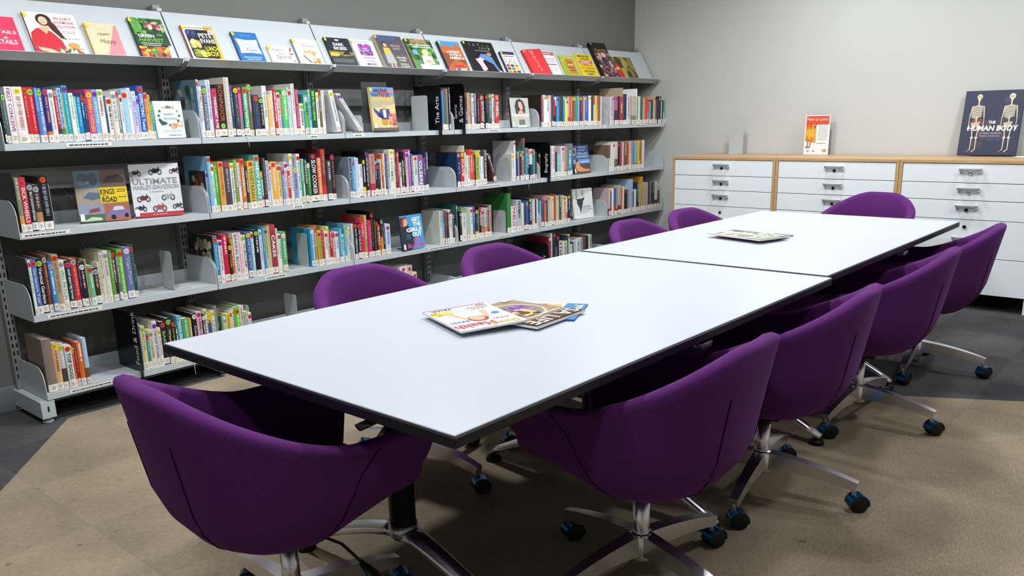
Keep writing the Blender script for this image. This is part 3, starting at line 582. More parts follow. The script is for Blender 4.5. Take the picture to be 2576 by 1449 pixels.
FAR = [
 (0, 4, 1340, 210, 12.075, 260, 'B', """280 340 33261f . . .|305 350 a68 . . .|345 480 a33 . . .|400 350 eee y . .|510 480 f2f2f5 . 999 ~|585 360 caa . . .|640 340 445 . . .|690 490 c22/222@.4 . . .|735 400 ddd/222@.7 . . .|800 400 39e v . .|840 390 654 . 876 ~|885 380 344 . . .|930 370 246 . . .|980 380 58a y . .|1020 450 bdc . . .|1060 470 ee5 p . .|1115 400 aab/853@.3 . . .|1200 390 d43 . fba ~|1245 380 753 y . .|1300 400 865 y . .|1370 400 299 . . .|1430 380 8aa . . .|1490 380 336 y c55 ~|1560 380 a44 . . .|1590 390 ddb . . .|1650 390 36b y cc7 ~|1705 370 45b . . .|1770 370 eee y . .|1840 380 246 . . .|1890 380 c53/dc9@.7 . . .|1950 370 dc5 . . .|1995 370 cb6 . 654 ~|2065 370 955 . . .|2100 390 ddd . . ."""),
 (0, 5, 1500, 210, 12.07, 420, 'B', """500 405 ccc . 999 ~|545 380 c9b p . .|640 380 a68/334@.5 v . .|700 380 311 . . .|790 400 a33 p ecc ~|800 130 ba8 . . .|860 320 445 . . .|930 320 124 . . .|1000 380 ddd . 477 ~|1060 380 c9b . . .|1200 380 bb9/786@.3 . . .|1240 160 eee . . .|1262 440 311 . . .|1340 390 cdc . . .|1410 400 455 . . .|1470 440 aa9 . . .|1565 430 d42/d42@.6 . . .|1610 520 c55/79a@.5 . . .|1660 540 79a . . .|1720 500 332 . . .|1790 390 ba8 o . .|1830 480 434 . . .|1860 490 ccb . . .|1950 390 334 g . .|2000 540 ddc . . .|2060 520 232 . . .|2110 500 7a9 . . ."""),
 (1, 3, 1100, 340, 9.2, 1745, 'B', """1790 440 d8d6d0 y 99a ~|1830 132 e0dede p . .|1865 442 2c3c6c p . .|1920 392 8a8f8a g . .|1960 402 20384c y . .|2005 372 7cb8c4/c06868@.7 p . .|2050 72 5a5c58 o . .|2110 292 3c8a90 o 8cc ~|2140 422 24304c . ccc ~|2200 322 c8ccd0/26304c@.5 o . .|2235 312 2a7480 p . .|2280 332 5aa884 y . .|2310 382 3a3838 . . .|2390 412 2c2628 s 887 ~"""),
 (1, 4, 1360, 340, 9.54, 250, 'B', """290 262 d4ccdc . b56 ~|355 257 e4e2ec . b78 ~|405 402 352a2e . . .|475 457 8cc0c0 . . .|500 290 c0bcb4 . . .|575 262 d8cfcc v 99a ~|660 262 b88870/b0563c@.2 . . .|735 257 2496a8 o eee ~|780 202 888 . 222 ~"""),
 (1, 5, 1360, 340, 9.54, 1645, 'B', """1680 237 7a6450/c8c4bc@.5 . . .|1745 212 d8d5cc . . .|1780 192 dcd6d0 p . .|1850 152 c8c4b8/666@.4 . . .|1900 167 202024 p . .|1945 167 b03048 p . .|2000 162 c4b8a8 . . .|2070 162 70503c . ccb ~|2120 172 a84838 . . .|2190 152 ccb8a4 . b54 ~|2245 152 6c8898 . . .|2310 142 7ca8d4/6a4a38@.2 . . .|2345 137 c8b430 . . .|2400 132 d4b830 . 443 ~|2430 112 b44c34 . . .|2480 117 d8d0c8 . . ."""),
 (2, 3, 1230, 480, 12.07, 575, 'B', """690 82 2f7a38 . . .|703 472 dcdcd0 . . .|855 482 d8d4d8 . c23 PABLO|995 282 aab8bc . 444 ~|1065 372 d4d2c4 . . .|1130 472 2c3c58/7a2c38@.4 . . .|1190 302 3c5a90 g . .|1215 372 30303c o . .|1310 217 20284c y ccd ~|1360 332 b4c4cc/d0b0a0@.4 . . .|1400 262 dadad8 . . .|1460 262 5c2834 . . .|1500 252 dcdcdc . . .|1600 302 5fa4c0/a4c8cc@.4 . . ."""),
 (2, 4, 1230, 480, 12.07, 1620, 'B', """1690 270 545 p . .|1740 270 d65 v . .|1800 280 354 . . .|1850 140 baa o . .|1900 180 cb9 . . .|1990 170 dba/446@.2 g . .|2040 100 943 o . .|2125 150 cb8 s . .|2200 110 346 . ccc ~|2260 130 cb7 g . .|2350 160 dcb o b54 ~|2390 170 dcc/c66@.4 . . .|2470 100 222 y ccc ~"""),
 (2, 5, 1420, 440, 10.3, 1140, 'B', """1185 350 c9b0b4/a03848@.25 y . .|1225 430 2a2c34/c8a04c@.2 . . .|1280 345 d8dcd8 . . .|1330 342 3858a0/b83c2c@.4 v . .|1385 342 8aa4b4/2c2434@.2 . . .|1460 267 b8a684/6a4030@.3 . . .|1500 322 d0502c . . .|1550 302 d0d0cc . . .|1630 382 2c2224 p . .|1675 372 8c8488 . . .|1770 112 9cb4d4 . . .|1800 420 446 . . .|1860 372 d8d8d4 . . .|1930 192 1c3040 . bcc ~|1985 242 b0a48c . . .|2020 47 cc9428 . . .|2130 192 b4a898 . . .|2155 195 c0a85c . . .|2205 157 2c3c78 . . .|2250 182 8a8c80 . . .|2340 182 302a2c . 887 ~|2410 172 c8c0bc/4a3038@.3 . . .|2460 400 4a4a40 . . ."""),
 (3, 2, 440, 350, 3.622, 2050, 'T', """2115 1160 d8d4d0 p 889 ~|2165 1150 c8b8a8 p . .|2205 1212 d8d4d0 o a33 ~"""),
 (3, 3, 1320, 570, 12.88, 790, 'T', """865 340 9a3040 w . .|905 215 d8d8d8 . . .|1005 195 222a3c o . .|1030 650 d8d4c8 . . .|1108 295 3c2438 o . .|1240 480 cdd6d4 o 334 NAIL|1390 472 c8c4b4 g 887 ~|1415 300 345 . . .|1480 250 a8c8b4 o . .|1550 570 c4c4cc y . .|1580 500 5c3038 . . .|1650 490 a4c0d0 . . .|1770 440 c8d0d0 . 667 ~|1890 365 c4ccd0 . 778 ~|1955 265 6a4434 . . .|2000 285 2c2a2c . . .|2060 290 222 . . .|2170 262 d0ccc8 . 776 ~"""),
]
STK = {'o': 'e2471c', 'p': 'd2405a', 'y': 'e6cf20', 'g': '9ad24e', 'v': '8a3fa8', 's': 'a8acac', 'w': 'ecdfe4', 'G': '9ad24e'}
SNM = {'o': 'orange', 'p': 'pink', 'y': 'yellow', 'g': 'green', 'v': 'violet', 's': 'silver', 'w': 'white', 'G': 'low green'}
NAMED = [('white', 'e6e4e2'), ('cream', 'dcd2b4'), ('pale grey', 'b8bcbe'), ('grey', '808488'), ('charcoal', '44444a'), ('black', '1a1a1c'), ('red', 'c42c34'), ('dark red', '802830'), ('crimson', 'a8305a'), ('pink', 'd888a8'),
         ('magenta', 'd0408a'), ('orange', 'd8702c'), ('amber', 'dca850'), ('yellow', 'd8c840'), ('lime', 'b0c038'), ('olive', '7c7c4c'), ('green', '50a858'), ('dark green', '24503c'), ('mint', '80c8a0'), ('teal', '3098a0'),
         ('sky blue', '80bce0'), ('blue', '3068b8'), ('navy', '26345a'), ('slate blue', '7c8cb8'), ('lavender', 'c4c0dc'), ('purple', '503060'), ('brown', '6a4a38'), ('dark brown', '3a2c28'), ('tan', 'c0a078'), ('beige', 'd0c0a8'), ('pale blue', 'b8d0e4'), ('plum', '5a3a48')]
def rgb(h): return [int(h[i]*2, 16) for i in range(3)] if len(h) == 3 else [int(h[i:i+2], 16) for i in (0, 2, 4)]
def cname(h):
    a = rgb(h); return min(NAMED, key=lambda n: sum((x-y)**2 for x, y in zip(a, rgb(n[1]))))[0]
def col(h):
    return hx(h)
ONES = 'first second third fourth fifth sixth seventh eighth ninth tenth eleventh twelfth thirteenth fourteenth fifteenth sixteenth seventeenth eighteenth nineteenth'.split()
def ordinal(n):
    if n < 20: return ONES[n-1]
    t = {2: 'twent', 3: 'thirt', 4: 'fort', 5: 'fift'}[n//10]
    return t+'ieth' if n % 10 == 0 else t+'y-'+ONES[n % 10-1]
YS = .014
PAGE = ['d9d2c2', 'e2dccf', 'cfc6b2', 'dcd6cc']
def book_geo(w, h, dep, c1, c2, frac, rnd):
    """cover (rounded spine and two boards) and page block, spine at y = 0, left side at x = 0"""
    b = MB(); bt = .0022 if h > .2 else .0014; n = 4; bul = min(.0035, w*.14)
    prof = [(w*k/n, -bul*math.sin(math.pi*k/n)) for k in range(n+1)]
    def ring(z): return [(x, y, z) for x, y in prof]
    cuts = [0, h] if not c2 else [0, h*frac, h]
    for q in range(len(cuts)-1):
        a = ring(cuts[q]); bb = ring(cuts[q+1]); c = c2 if (c2 and q == 0) else c1
        for k in range(n): b.add([a[k], a[k+1], bb[k+1], bb[k]], [(0, 1, 2, 3)], c, True)
        # boards
        for x0, x1 in ((0, bt), (w-bt, w)):
            b.add([(x0, 0, cuts[q]), (x1, 0, cuts[q]), (x1, dep, cuts[q]), (x0, dep, cuts[q]), (x0, 0, cuts[q+1]), (x1, 0, cuts[q+1]), (x1, dep, cuts[q+1]), (x0, dep, cuts[q+1])],
                  [(3, 2, 1, 0), (4, 5, 6, 7), (1, 2, 6, 5), (2, 3, 7, 6), (3, 0, 4, 7)], c)
    b.add([(0, 0, h), (w, 0, h), (w, .002, h), (0, .002, h)]+[(x, y, h) for x, y in prof[1:-1]], [(0, 4, 5, 6, 1, 2, 3)], c1)
    g = MB(); ins = .003 if h > .2 else .0012
    g.box((bt, .0025, .002), (w-bt, dep-ins, h-ins), rnd)
    return b, g
def spine_y(x, w): return -min(.0035, w*.14)*math.sin(math.pi*max(0, min(1, x/w)))
def strip(m, w, x0, x1, z0, z1, c, off):
    n = 4; xs = [x0+(x1-x0)*k/n for k in range(n+1)]
    for k in range(n): m.add([(xs[k], spine_y(xs[k], w)-off, z0), (xs[k+1], spine_y(xs[k+1], w)-off, z0), (xs[k+1], spine_y(xs[k+1], w)-off, z1), (xs[k], spine_y(xs[k], w)-off, z1)], [(0, 1, 2, 3)], c)
def spine_label(m, w, rr):
    lh = rr.uniform(.030, .036); z0 = rr.choice([.001, .002, .002, .006])
    lc = hx(rr.choice(['e6ddd0', 'e2d8ca', 'e8e4e0', 'e4e0da']))
    strip(m, w, w*.015, w*.985, z0, z0+lh, lc, .0005)
    for k in range(3):
        a = w*rr.uniform(.25, .4); bb = w*rr.uniform(.55, .78); zz = z0+lh*(.62-.18*k)
        m.add([(a, spine_y(w/2, w)-.0008, zz), (bb, spine_y(w/2, w)-.0008, zz), (bb, spine_y(w/2, w)-.0008, zz+.002), (a, spine_y(w/2, w)-.0008, zz+.002)], [(0, 1, 2, 3)], hx('777'))
    return z0+lh
def spine_sticker(m, w, h, kind, rr, low=False):
    rx, rz = min(w*.5, .0125), .0125; cx = w/2; cz = h-rz-rr.uniform(.004, .012) if not low else .055
    n = 14; c = hx(STK[kind]); vs = []
    for k in range(n):
        a = 2*math.pi*k/n; x = cx+rx*math.cos(a); vs.append((x, spine_y(x, w)-.0006, cz+rz*math.sin(a)))
    vs.append((cx, spine_y(cx, w)-.0006, cz))
    m.add(vs, [(k, (k+1) % n, n) for k in range(n)], c)
    dk = tuple(x*.35 for x in c[:3])+(1,)
    for q in (-1, 1):
        ww = rx*.55; y = spine_y(cx, w)-.0009; z = cz+q*.0032-.0015
        m.add([(cx-ww, y, z), (cx+ww, y, z), (cx+ww, y, z+.003), (cx-ww, y, z+.003)], [(0, 1, 2, 3)], dk)
    return cz-rz
def spine_title(m, w, z0, z1, text, c, rr):
    y = spine_y(w/2, w)-.0007
    if z1-z0 < .02: return
    if text == '~':
        z = z1-.004; hw = w*rr.uniform(.14, .24); cx = w/2; L = rr.uniform(.45, .95)*(z1-z0)
        zend = z1-L
        while z > zend:
            l = rr.uniform(.0018, .006); a = hw*rr.uniform(.6, 1)
            m.add([(cx-a, y, z-l), (cx+hw, y, z-l), (cx+hw, y, z), (cx-a, y, z)], [(0, 1, 2, 3)], c)
            z -= l+rr.choice([.0012, .0012, .0015, .005])
        return
    vs, fs, asp = text_geo(text, .012)
    hh = w*.54; L = z1-z0-.006; ln = min(L, hh*asp*1.5)
    if ln < L*.6: ln = min(L*.75, hh*asp*2.2)
    zt = z1-.003-(L-ln)*.3
    m.add([(w/2-hh/2+v[1]*hh, y, zt-v[0]*ln) for v in vs], fs, c)
def parse(seg):
    out = []
    row, bay, ox, oy, s, x0, mode, data = seg
    zt = ZR[row]+LIP+.0006; xl = None; lo_x, hi_x = bay*BW+.0075, (bay+1)*BW-.0075
    def X(px, top):
        return xfor(ox+px/s, YS, zt+(.012 if mode == 'B' else .215))
    xl = X(x0, 0)
    for ent in data.split('|'):
        p = ent.strip().split(' ', 5); xr_, top, cc, st, tc, tx = float(p[0]), float(p[1]), p[2], p[3], p[4], p[5]
        xr = X(xr_, top)
        h = max(.10, min(.325, zfor(xl+(xr-xl)*.5, YS, oy+top/s)-zt))
        bq = math.floor((xl+xr)/2/BW); q0, q1 = max(xl, bq*BW+(.0075 if bq else .0185)), min(xr, (bq+1)*BW-.0075)
        if q1-q0 > .003: out.append((q0+.0004, q1-.0004, h, cc, st, tc, tx)); xl = xr
    return zt, out
def split_c(cc):
    if '/' in cc:
        a, q = cc.split('/'); b, fr = q.split('@'); return a, b, float(fr)
    return cc, None, 0
SIDE = {(0, 1, 1): ('5c7c8c', ['2c4440', 'a8a878', '7c94a0', '4a3438', 'c8c4a4', '3c5c6c']), (1, 1, 1): ('3c2a26', ['8a3c34', '5a4038', 'c8bcb0', '2c201e', 'a89c90']),
        (2, 1, 1): ('2c2824', ['8c7a5c', 'b8ac98', '4a3c30', '6a5c48', 'd0c8b8'])}
count = {}
BAYN = ['nearest', 'second', 'third', 'fourth']
ROWY = {}
def seg_books():
    for seg in SEGS:
        row, bay, rn = seg[:3]
        zt, lst = parse((row, bay)+seg[3:])
        for xl, xr, h, cc, st, tc, tx in lst:
            k = count[(row, bay)] = count.get((row, bay), 0)+1
            rr = random.Random(row*1000+bay*100+k); w = max(.003, xr-xl)
            c1, c2, fr = split_c(cc); dep = min(.25, max(.14, h*rr.uniform(.72, .9)))
            yo = rr.uniform(-.004, .006)
            bm_, pg = book_geo(w, h, dep, col(c1), col(c2) if c2 else None, fr, hx(rr.choice(PAGE)))
            if (row, bay, k) in SIDE:
                c0, cs = SIDE[(row, bay, k)]
                for q in range(len(bm_.f)):   # the board that shows at the near end of the run
                    if all(abs(bm_.v[i][0]) < 1e-6 for i in bm_.f[q]): bm_.c[q] = hx(c0)
            name = 'book' if w > .011 else 'paperback'
            o = bm_.build(name, PRINT, None, (xl, YS+yo, zt))
            pg.build('pages', PAPER, o)
            if (row, bay, k) in SIDE:
                am = MB()
                for q in range(26):
                    cy, cz, r = rr.uniform(.03, dep-.03), rr.uniform(.04, h-.04), rr.uniform(.008, .026); cc_ = hx(rr.choice(cs))
                    am.add([(-.0002-.00003*q, cy+r*math.cos(-a*.7), cz+r*1.2*math.sin(-a*.7)) for a in range(9)], [tuple(range(9))], cc_)
                am.add([(-.0001, .012, .01), (-.0001, .012, h-.01), (-.0001, dep-.004, h-.01), (-.0001, dep-.004, .01)], [(0, 1, 2, 3)], hx(c0)); am.build('cover_print', PRINT, o)
            lb = MB(); ztop = spine_label(lb, w, rr); lb.build('spine_label', PAPER, o)
            zs = h
            if st != '.':
                sm = MB(); zs = spine_sticker(sm, w, h, st if st != 'G' else 'G', rr, st == 'G'); sm.build('sticker', PAPER, o)
                if st == 'G': zs = h; ztop = .07
                
            if tx != '.':
                tm = MB(); spine_title(tm, w, ztop+.004, zs-.003, tx, hx(tc), rr)
                if tm.v: tm.build('title', PRINT, o)
            size = 'thick' if w > .034 else 'slim' if w < .014 else 'tall' if h > .27 else 'short' if h < .185 else ''
            cn = cname(c1)
            if c2 and cname(c2) != cn: cn += ' and '+cname(c2)
            dot = f' with {SNM[st]} dot' if st != '.' else ''
            lab = f'{size} {cn} book{dot}, {ordinal(k)} from near end, {rn} shelf, {BAYN[bay]} bay'.strip()
            if len(lab.replace('-', ' ').split()) > 16: lab = lab.replace(' from near end,', ' on')
            tag(o, lab, 'book', f'library books on the {rn} shelf of the {BAYN[bay]} bay')
seg_books()
# past three hundred books: the small ones on the far bays are one joined object
fm = MB(); fi = 0
for seg in FAR:
    zt, lst = parse(seg)
    for xl, xr, h, cc, st, tc, tx in lst:
        fi += 1; rr = random.Random(fi*17); w = max(.003, xr-xl); c1, c2, fr = split_c(cc); dep = min(.26, max(.13, h*rr.uniform(.7, .85)))
        p, g = book_geo(w, h, dep, col(c1), col(c2) if c2 else None, fr, hx(rr.choice(PAGE)))
        l = MB(); ztop = spine_label(l, w, rr); zs = h
        if st != '.': zs = spine_sticker(l, w, h, st, rr)
        if tx != '.': spine_title(l, w, ztop+.004, zs-.003, tx, hx(tc), rr)
        yo = rr.uniform(-.003, .006)
        for q in (p, g, l):
            n0 = len(fm.v); fm.v += [(x+xl, y+YS+yo, z+zt) for x, y, z in q.v]
            fm.f += [[n0+i for i in f] for f in q.f]; fm.c += q.c; fm.sm += q.sm
fb = stuff(fm.build('far_books', PRINT)); fb['label'] = 'rows of small library books filling the shelves of the far bays'
# ================================================================ covers that face the room
def art_mesh(items, w, h, y, seed=1):
    """flat print on the front board: layers a hair apart, front faces -Y"""
    rr = random.Random(seed); m = MB(); L = [0]
    def put(pts, c):
        L[0] += 1; yy = y-.00003*L[0]
        m.add([(min(1, max(0, px))*w, yy, min(1, max(0, pz))*h) for px, pz in pts], [list(range(len(pts)))], hx(c))
    def ell(cx, cy, rx, ry, c, n=16, rot=0):
        put([(cx+rx*math.cos(2*math.pi*k/n+rot), cy+ry*math.sin(2*math.pi*k/n+rot)) for k in range(n)], c)
    for it in items:
        k = it[0]
        if k == 'r': put([(it[1], it[2]), (it[3], it[2]), (it[3], it[4]), (it[1], it[4])], it[5])
        elif k == 'e': ell(*it[1:6])
        elif k == 'p': put(it[1], it[2])
        elif k == 't':
            x, z, ww, hh, tx, c = it[1:7]; bold = it[7] if len(it) > 7 else .02; sl = it[8] if len(it) > 8 else 0
            vs, fs, asp = text_geo(tx, bold); L[0] += 1; yy = y-.00003*L[0]-.0001
            m.add([((x+a*ww+sl*b*hh)*w, yy, (z+b*hh)*h) for a, b in vs], fs, hx(c))
        elif k == 's':
            x0, z, x1, hh, c = it[1:6]; L[0] += 1; yy = y-.00003*L[0]; x = x0
            while x < x1:
                l = rr.uniform(.02, .07); x2 = min(x+l, x1)
                m.add([(x*w, yy, z*h), (x2*w, yy, z*h), (x2*w, yy, (z+hh)*h), (x*w, yy, (z+hh)*h)], [(0, 1, 2, 3)], hx(c)); x = x2+.015
        elif k == 'b':
            x0, z0, x1, z1, n, cs, r0, r1 = it[1:9]
            for q in range(n):
                r = rr.uniform(r0, r1); e = rr.uniform(.5, 1.6)
                cx, cy = min(max(rr.uniform(x0, x1), x0+r), x1-r), min(max(rr.uniform(z0, z1), z0+r*e*w/h), z1-r*e*w/h)
                ell(cx, cy, r, r*e*w/h, rr.choice(cs), 9, rr.uniform(0, 1))
    return m
def face_book(name, w, h, th, base, art, label, spine=None, dot='y', group=None, mt=None, callno=False, h0=0):
    m = MB(); b = .0022
    c = hx(base); sc = hx(spine or base)
    m.bbox((0, -th, 0), (w, -th+b, h), .0006, c, 1); m.bbox((0, -b, 0), (w, 0, h), .0006, c, 1)
    m.box((0, -th+b, 0), (b, -b, h), sc)
    m.add([(0, -th+b*.5, 0), (-.0015, -th*.5, 0), (0, -b*.5, 0), (0, -th+b*.5, h), (-.0015, -th*.5, h), (0, -b*.5, h)], [(0, 3, 4, 1), (1, 4, 5, 2)], sc, True)
    o = m.build(name, PRINT)
    MB().box((b, -th+b, .003), (w-.003, -b, h-.003), hx('ded6c6')).build('pages', PAPER, o)
    a = art_mesh([('r', 0, 0, 1, 1, base)]+art, w, h-h0, -th-.0002, len(label))
    if h0: a.v = [(x, y, z+h0) for x, y, z in a.v]
    a.build('cover_print', PRINT, o)
    if dot:
        d = MB(); n = 12; r = min(.012, w*.09); y = -th-.0040
        d.add([(.006+r*.7*math.cos(2*math.pi*k/n), y, h-r*1.3+r*math.sin(2*math.pi*k/n)) for k in range(n)], [list(range(n))], hx(STK[dot])); d.build('sticker', PAPER, o)
    if callno:
        d = MB(); y = -th-.0041; d.add([(.004, y, .006), (.022, y, .006), (.022, y, .04), (.004, y, .04)], [(0, 1, 2, 3)], hx('e8e4e0')); d.build('spine_label', PAPER, o)
    tag(o, label, 'book', group); return o
PD = Vector((0, .155, .27)).normalized(); NF = Vector((0, -.27, .155)).normalized(); TILT = math.atan2(.155, .27)
def on_display(ul, ur, vtop, th, mk, roll=0):
    # the book lies against the sloping panel, its foot behind the lip; the print starts where the lip stops hiding it
    org = Vector((0, .11, 1.600))+PD*(.0065+.05*abs(roll))+NF*.0008
    p = org+PD*.03+NF*th
    xl, xr = xfor(ul, p.y, p.z), xfor(ur, p.y, p.z)
    def bis(test, lo, hi):
        for _ in range(40):
            s = (lo+hi)/2
            if test(s): lo = s
            else: hi = s
        return lo
    pv = lambda s: proj((xl, (org+PD*s+NF*th).y, (org+PD*s+NF*th).z))[1]
    h = bis(lambda s: pv(s) > vtop, .05, .45); vl = proj((xl, .055, 1.634))[1]
    h0 = bis(lambda s: pv(s) > vl+1, .0, .12)
    o = mk(xr-xl, h, h0); o.location = (xl, org.y, org.z); o.rotation_euler = (Matrix.Rotation(-TILT, 3, 'X') @ Matrix.Rotation(-roll, 3, 'Y')).to_euler(); return o
GD = 'books facing out on the sloping top display'
def disp(ul, ur, vt, th, base, art, label, spine=None, dot='y', name='display_book', roll=0):
    return on_display(ul, ur, vt, th, lambda w, h, h0: face_book(name, w, h, th, base, art, label, spine, dot, GD, h0=h0), roll)
FOOD = ['c8483a', 'd8a83c', '6a9a3c', 'e0c8a0', '8a3a2c', '3c6a2c']; LEAF = ['2c5a2c', '3c7a34', '5a9a40', '1c3c20', '7ab04c']
disp(-85, 64, 33, .012, 'd83c5c', [('t', .62, .50, .34, .10, 'TAILS', 'f4d8d8'), ('t', .7, .36, .1, .05, '&', 'f4d8d8'), ('t', .30, .20, .62, .13, 'COCKTAILS', 'f4d8d8')], 'raspberry red display book cut by the left end, pale lettering', dot=None)
disp(92, 221, 28, .014, 'f0eeec', [('p', [(.0, .0), (.5, .0), (.62, .10), (.58, .32), (.46, .50), (.33, .62), (.16, .60), (.03, .48), (.0, .3)], 'c8303c'), ('p', [(.22, .60), (.33, .46), (.42, .62), (.38, .72), (.26, .72)], 'e0b090'),
   ('e', .36, .82, .15, .15, '3c241c'), ('p', [(.42, .9), (.55, .72), (.62, .50), (.68, .34), (.58, .38), (.46, .56), (.40, .7)], '4a2c20'), ('e', .345, .80, .085, .105, 'e8bc9c'), ('e', .32, .755, .03, .008, 'c06058'), ('e', .315, .82, .008, .006, '33201c'), ('e', .37, .82, .008, .006, '33201c'),
   ('t', .56, .84, .36, .065, '30-DAY', 'b83050'), ('t', .54, .74, .40, .065, 'HORMONE', 'b83050'), ('t', .55, .64, .40, .065, 'SOLUTION', 'b83050'), ('s', .6, .54, .93, .018, '888'), ('s', .62, .50, .9, .018, '888'), ('s', .58, .36, .95, .02, 'a66'),
   ('e', .78, .20, .12, .08, 'd8985c'), ('b', .45, .01, .98, .14, 34, FOOD+['5a7a9a', 'e8e0d0'], .02, .05), ('p', [(.05, .14), (.30, .10), (.44, .02), (.30, .0), (.1, .05)], 'e8bc9c')], 'white display book showing a long haired woman in a red top', '6a2c20')
disp(240, 319, 56, .018, 'ecc8a4', [('p', [(1, .96), (.93, .96), (.42, .0), (1, 0)], 'e0888c'), ('s', .32, .80, .68, .015, 'c8a080'), ('t', .30, .62, .42, .07, 'CRAPPY', '5a4438'), ('e', .52, .54, .012, .008, '5a4438'), ('t', .30, .34, .50, .17, 'Happy', '4a3430', .0, .3), ('s', .3, .05, .8, .012, 'c88080')],
     'small peach and pink display book split on a diagonal', 'd8a850')
disp(358, 442, 43, .012, '24402c', [('b', 0, .5, 1, 1, 70, LEAF, .03, .09), ('b', .45, .70, .95, .92, 30, ['b0405a', 'd8a0a0', 'e8d8c8', '8a2c3c'], .03, .07), ('p', [(.05, .6), (.3, .64), (.2, .98), (.0, .98)], '5a9a48'), ('r', 0, .30, 1, .56, '20402c'), ('b', 0, 0, 1, .27, 60, ['d8402c', 'e8b030', '4a8a34', '8a2430', 'e06830'], .04, .08), ('p', [(.85, .0), (1, 0), (1, .3), (.9, .3)], 'e4e4dc'),
     ('t', .10, .49, .48, .085, 'GREEN', 'f0f0ec', .03), ('t', .10, .385, .72, .085, 'HARVEST', '7cc83c', .02), ('s', .12, .335, .72, .022, 'd8e0d0'), ('s', .14, .285, .68, .022, 'd8e0d0')], 'dark green display book with vegetables top and bottom, across the tray joint')
disp(487, 565, 62, .016, 'e8e0c8', [('r', .7, 0, 1, 1, 'd8a840'), ('p', [(.12, .04), (.85, .04), (.92, .1), (.92, .82), (.85, .88), (.12, .88), (.06, .82), (.06, .1)], '17171a'), ('b', .08, .62, .42, .86, 40, ['2c3460', '4a5490', '1c2040'], .03, .06), ('b', .08, .32, .42, .60, 22, ['d8c060', 'c89c38', 'e8dc90'], .04, .09), ('b', .1, .06, .5, .30, 16, ['a8a838', '6a8030', 'c8c050'], .05, .09),
     ('e', .88, .82, .10, .07, 'f0ece4'), ('e', .88, .82, .06, .045, 'd8a888'), ('t', .44, .64, .42, .13, 'PETE', 'f4f4f0', .02), ('t', .44, .48, .46, .13, 'EVANS', 'f4f4f0', .02), ('t', .50, .26, .42, .13, 'LUNCH', 'f0e020', .02), ('t', .50, .10, .40, .14, 'BOX', 'f0e020', .03), ('s', .1, .92, .9, .02, '987')], 'black and yellow display book with a rounded food picture panel', 'a82c4c')
disp(609, 671, 79, .014, '2a6cae', [('p', [(.1, .28), (.5, .31), (.95, .28), (.9, .5), (.93, .76), (.5, .73), (.08, .78), (.13, .5)], 'eef2f4'), ('t', .24, .65, .14, .05, 'The', '3a80b0'), ('t', .20, .56, .58, .075, 'One-Week', '3a80b0', .0), ('t', .20, .47, .60, .075, 'Insomnia', '3a80b0', .0), ('t', .36, .35, .42, .10, 'Cure', '2c6a9c', .02),
     ('s', .3, .88, .75, .018, '8ab8e0'), ('t', .16, .13, .72, .055, 'Learn to Solve Your', 'e8f0f8', .01), ('t', .26, .05, .56, .055, 'Sleep Problems', 'e8f0f8', .01)], 'blue display book with a white pillow shape on its front', '1c4c84')
disp(688, 750, 114, .012, 'eee8e4', [('t', .14, .66, .44, .22, 'Signs', '8c2c34', -.005, .15), ('t', .38, .50, .3, .12, 'from', '4a2c2c', -.005, .15), ('t', .22, .20, .60, .28, 'Spirit', '3a2428', -.005, .1), ('p', [(.86, .66), (.98, .98), (.9, .92), (.82, .72)], 'b83030'), ('p', [(.78, .56), (.96, .60), (.95, .53), (.8, .5)], 'b83030'), ('p', [(.82, .1), (.95, .22), (.92, .1)], 'a06058')], 'small square cream display book with script lettering and red feather')
disp(757, 820, 97, .014, 'd0cfcc', [('r', 0, 0, 1, .35, 'c4c0ba'), ('s', .3, .78, .75, .04, 'b0b0ac'), ('s', .28, .70, .8, .05, 'a8a8a6'), ('b', .25, .42, .75, .56, 18, ['e0a860', 'e8c890', 'd09048'], .03, .07), ('e', .68, .14, .16, .13, 'e0b888'), ('b', .54, .04, .82, .24, 14, ['d89848', 'e8d0a0', 'a86838'], .03, .06), ('p', [(.25, .36), (.48, .08), (.44, .06), (.22, .33)], '6a6a6c')], 'pale grey display book with a golden cake photo at its foot', '8a98a4')
disp(842, 903, 93, .014, '20242e', [('r', 0, 0, 1, .5, '2c3036'), ('p', [(0, .30), (.3, .42), (.6, .34), (1, .40), (1, .5), (0, .52)], '8a7c34'), ('e', .2, .40, .2, .07, 'c8b040'), ('p', [(.5, .40), (.72, .56), (.9, .42)], '1a1c20'), ('r', .05, .12, .9, .26, '50585c'), ('e', .5, .92, .09, .03, 'd8d8d8'), ('t', .28, .71, .44, .11, 'DARK', 'e8e8e8', .03), ('t', .24, .57, .54, .11, 'SKIES', 'e8e8e8', .03)], 'near black display book with night landscape and bold white words', '1a1c24')
disp(908, 963, 99, .012, 'ebe8ea', [('b', .22, .42, .82, .86, 50, ['c83c90', 'd85ca8', '8a4cb0', '5a4ca0', 'e080b8', '4a3c8c'], .05, .12), ('s', .4, .66, .62, .03, 'f4f0f4'), ('s', .36, .58, .66, .03, 'f4f0f4'), ('t', .28, .30, .56, .07, 'APPLES', 'a84c90', .0), ('t', .42, .19, .30, .07, 'for the', '6a4c80', .0), ('t', .34, .06, .46, .08, 'MIND', '5a3c7c', .01), ('s', .2, .92, .8, .02, 'a9a')], 'white display book with a pink and violet splash', 'd8d0d4')
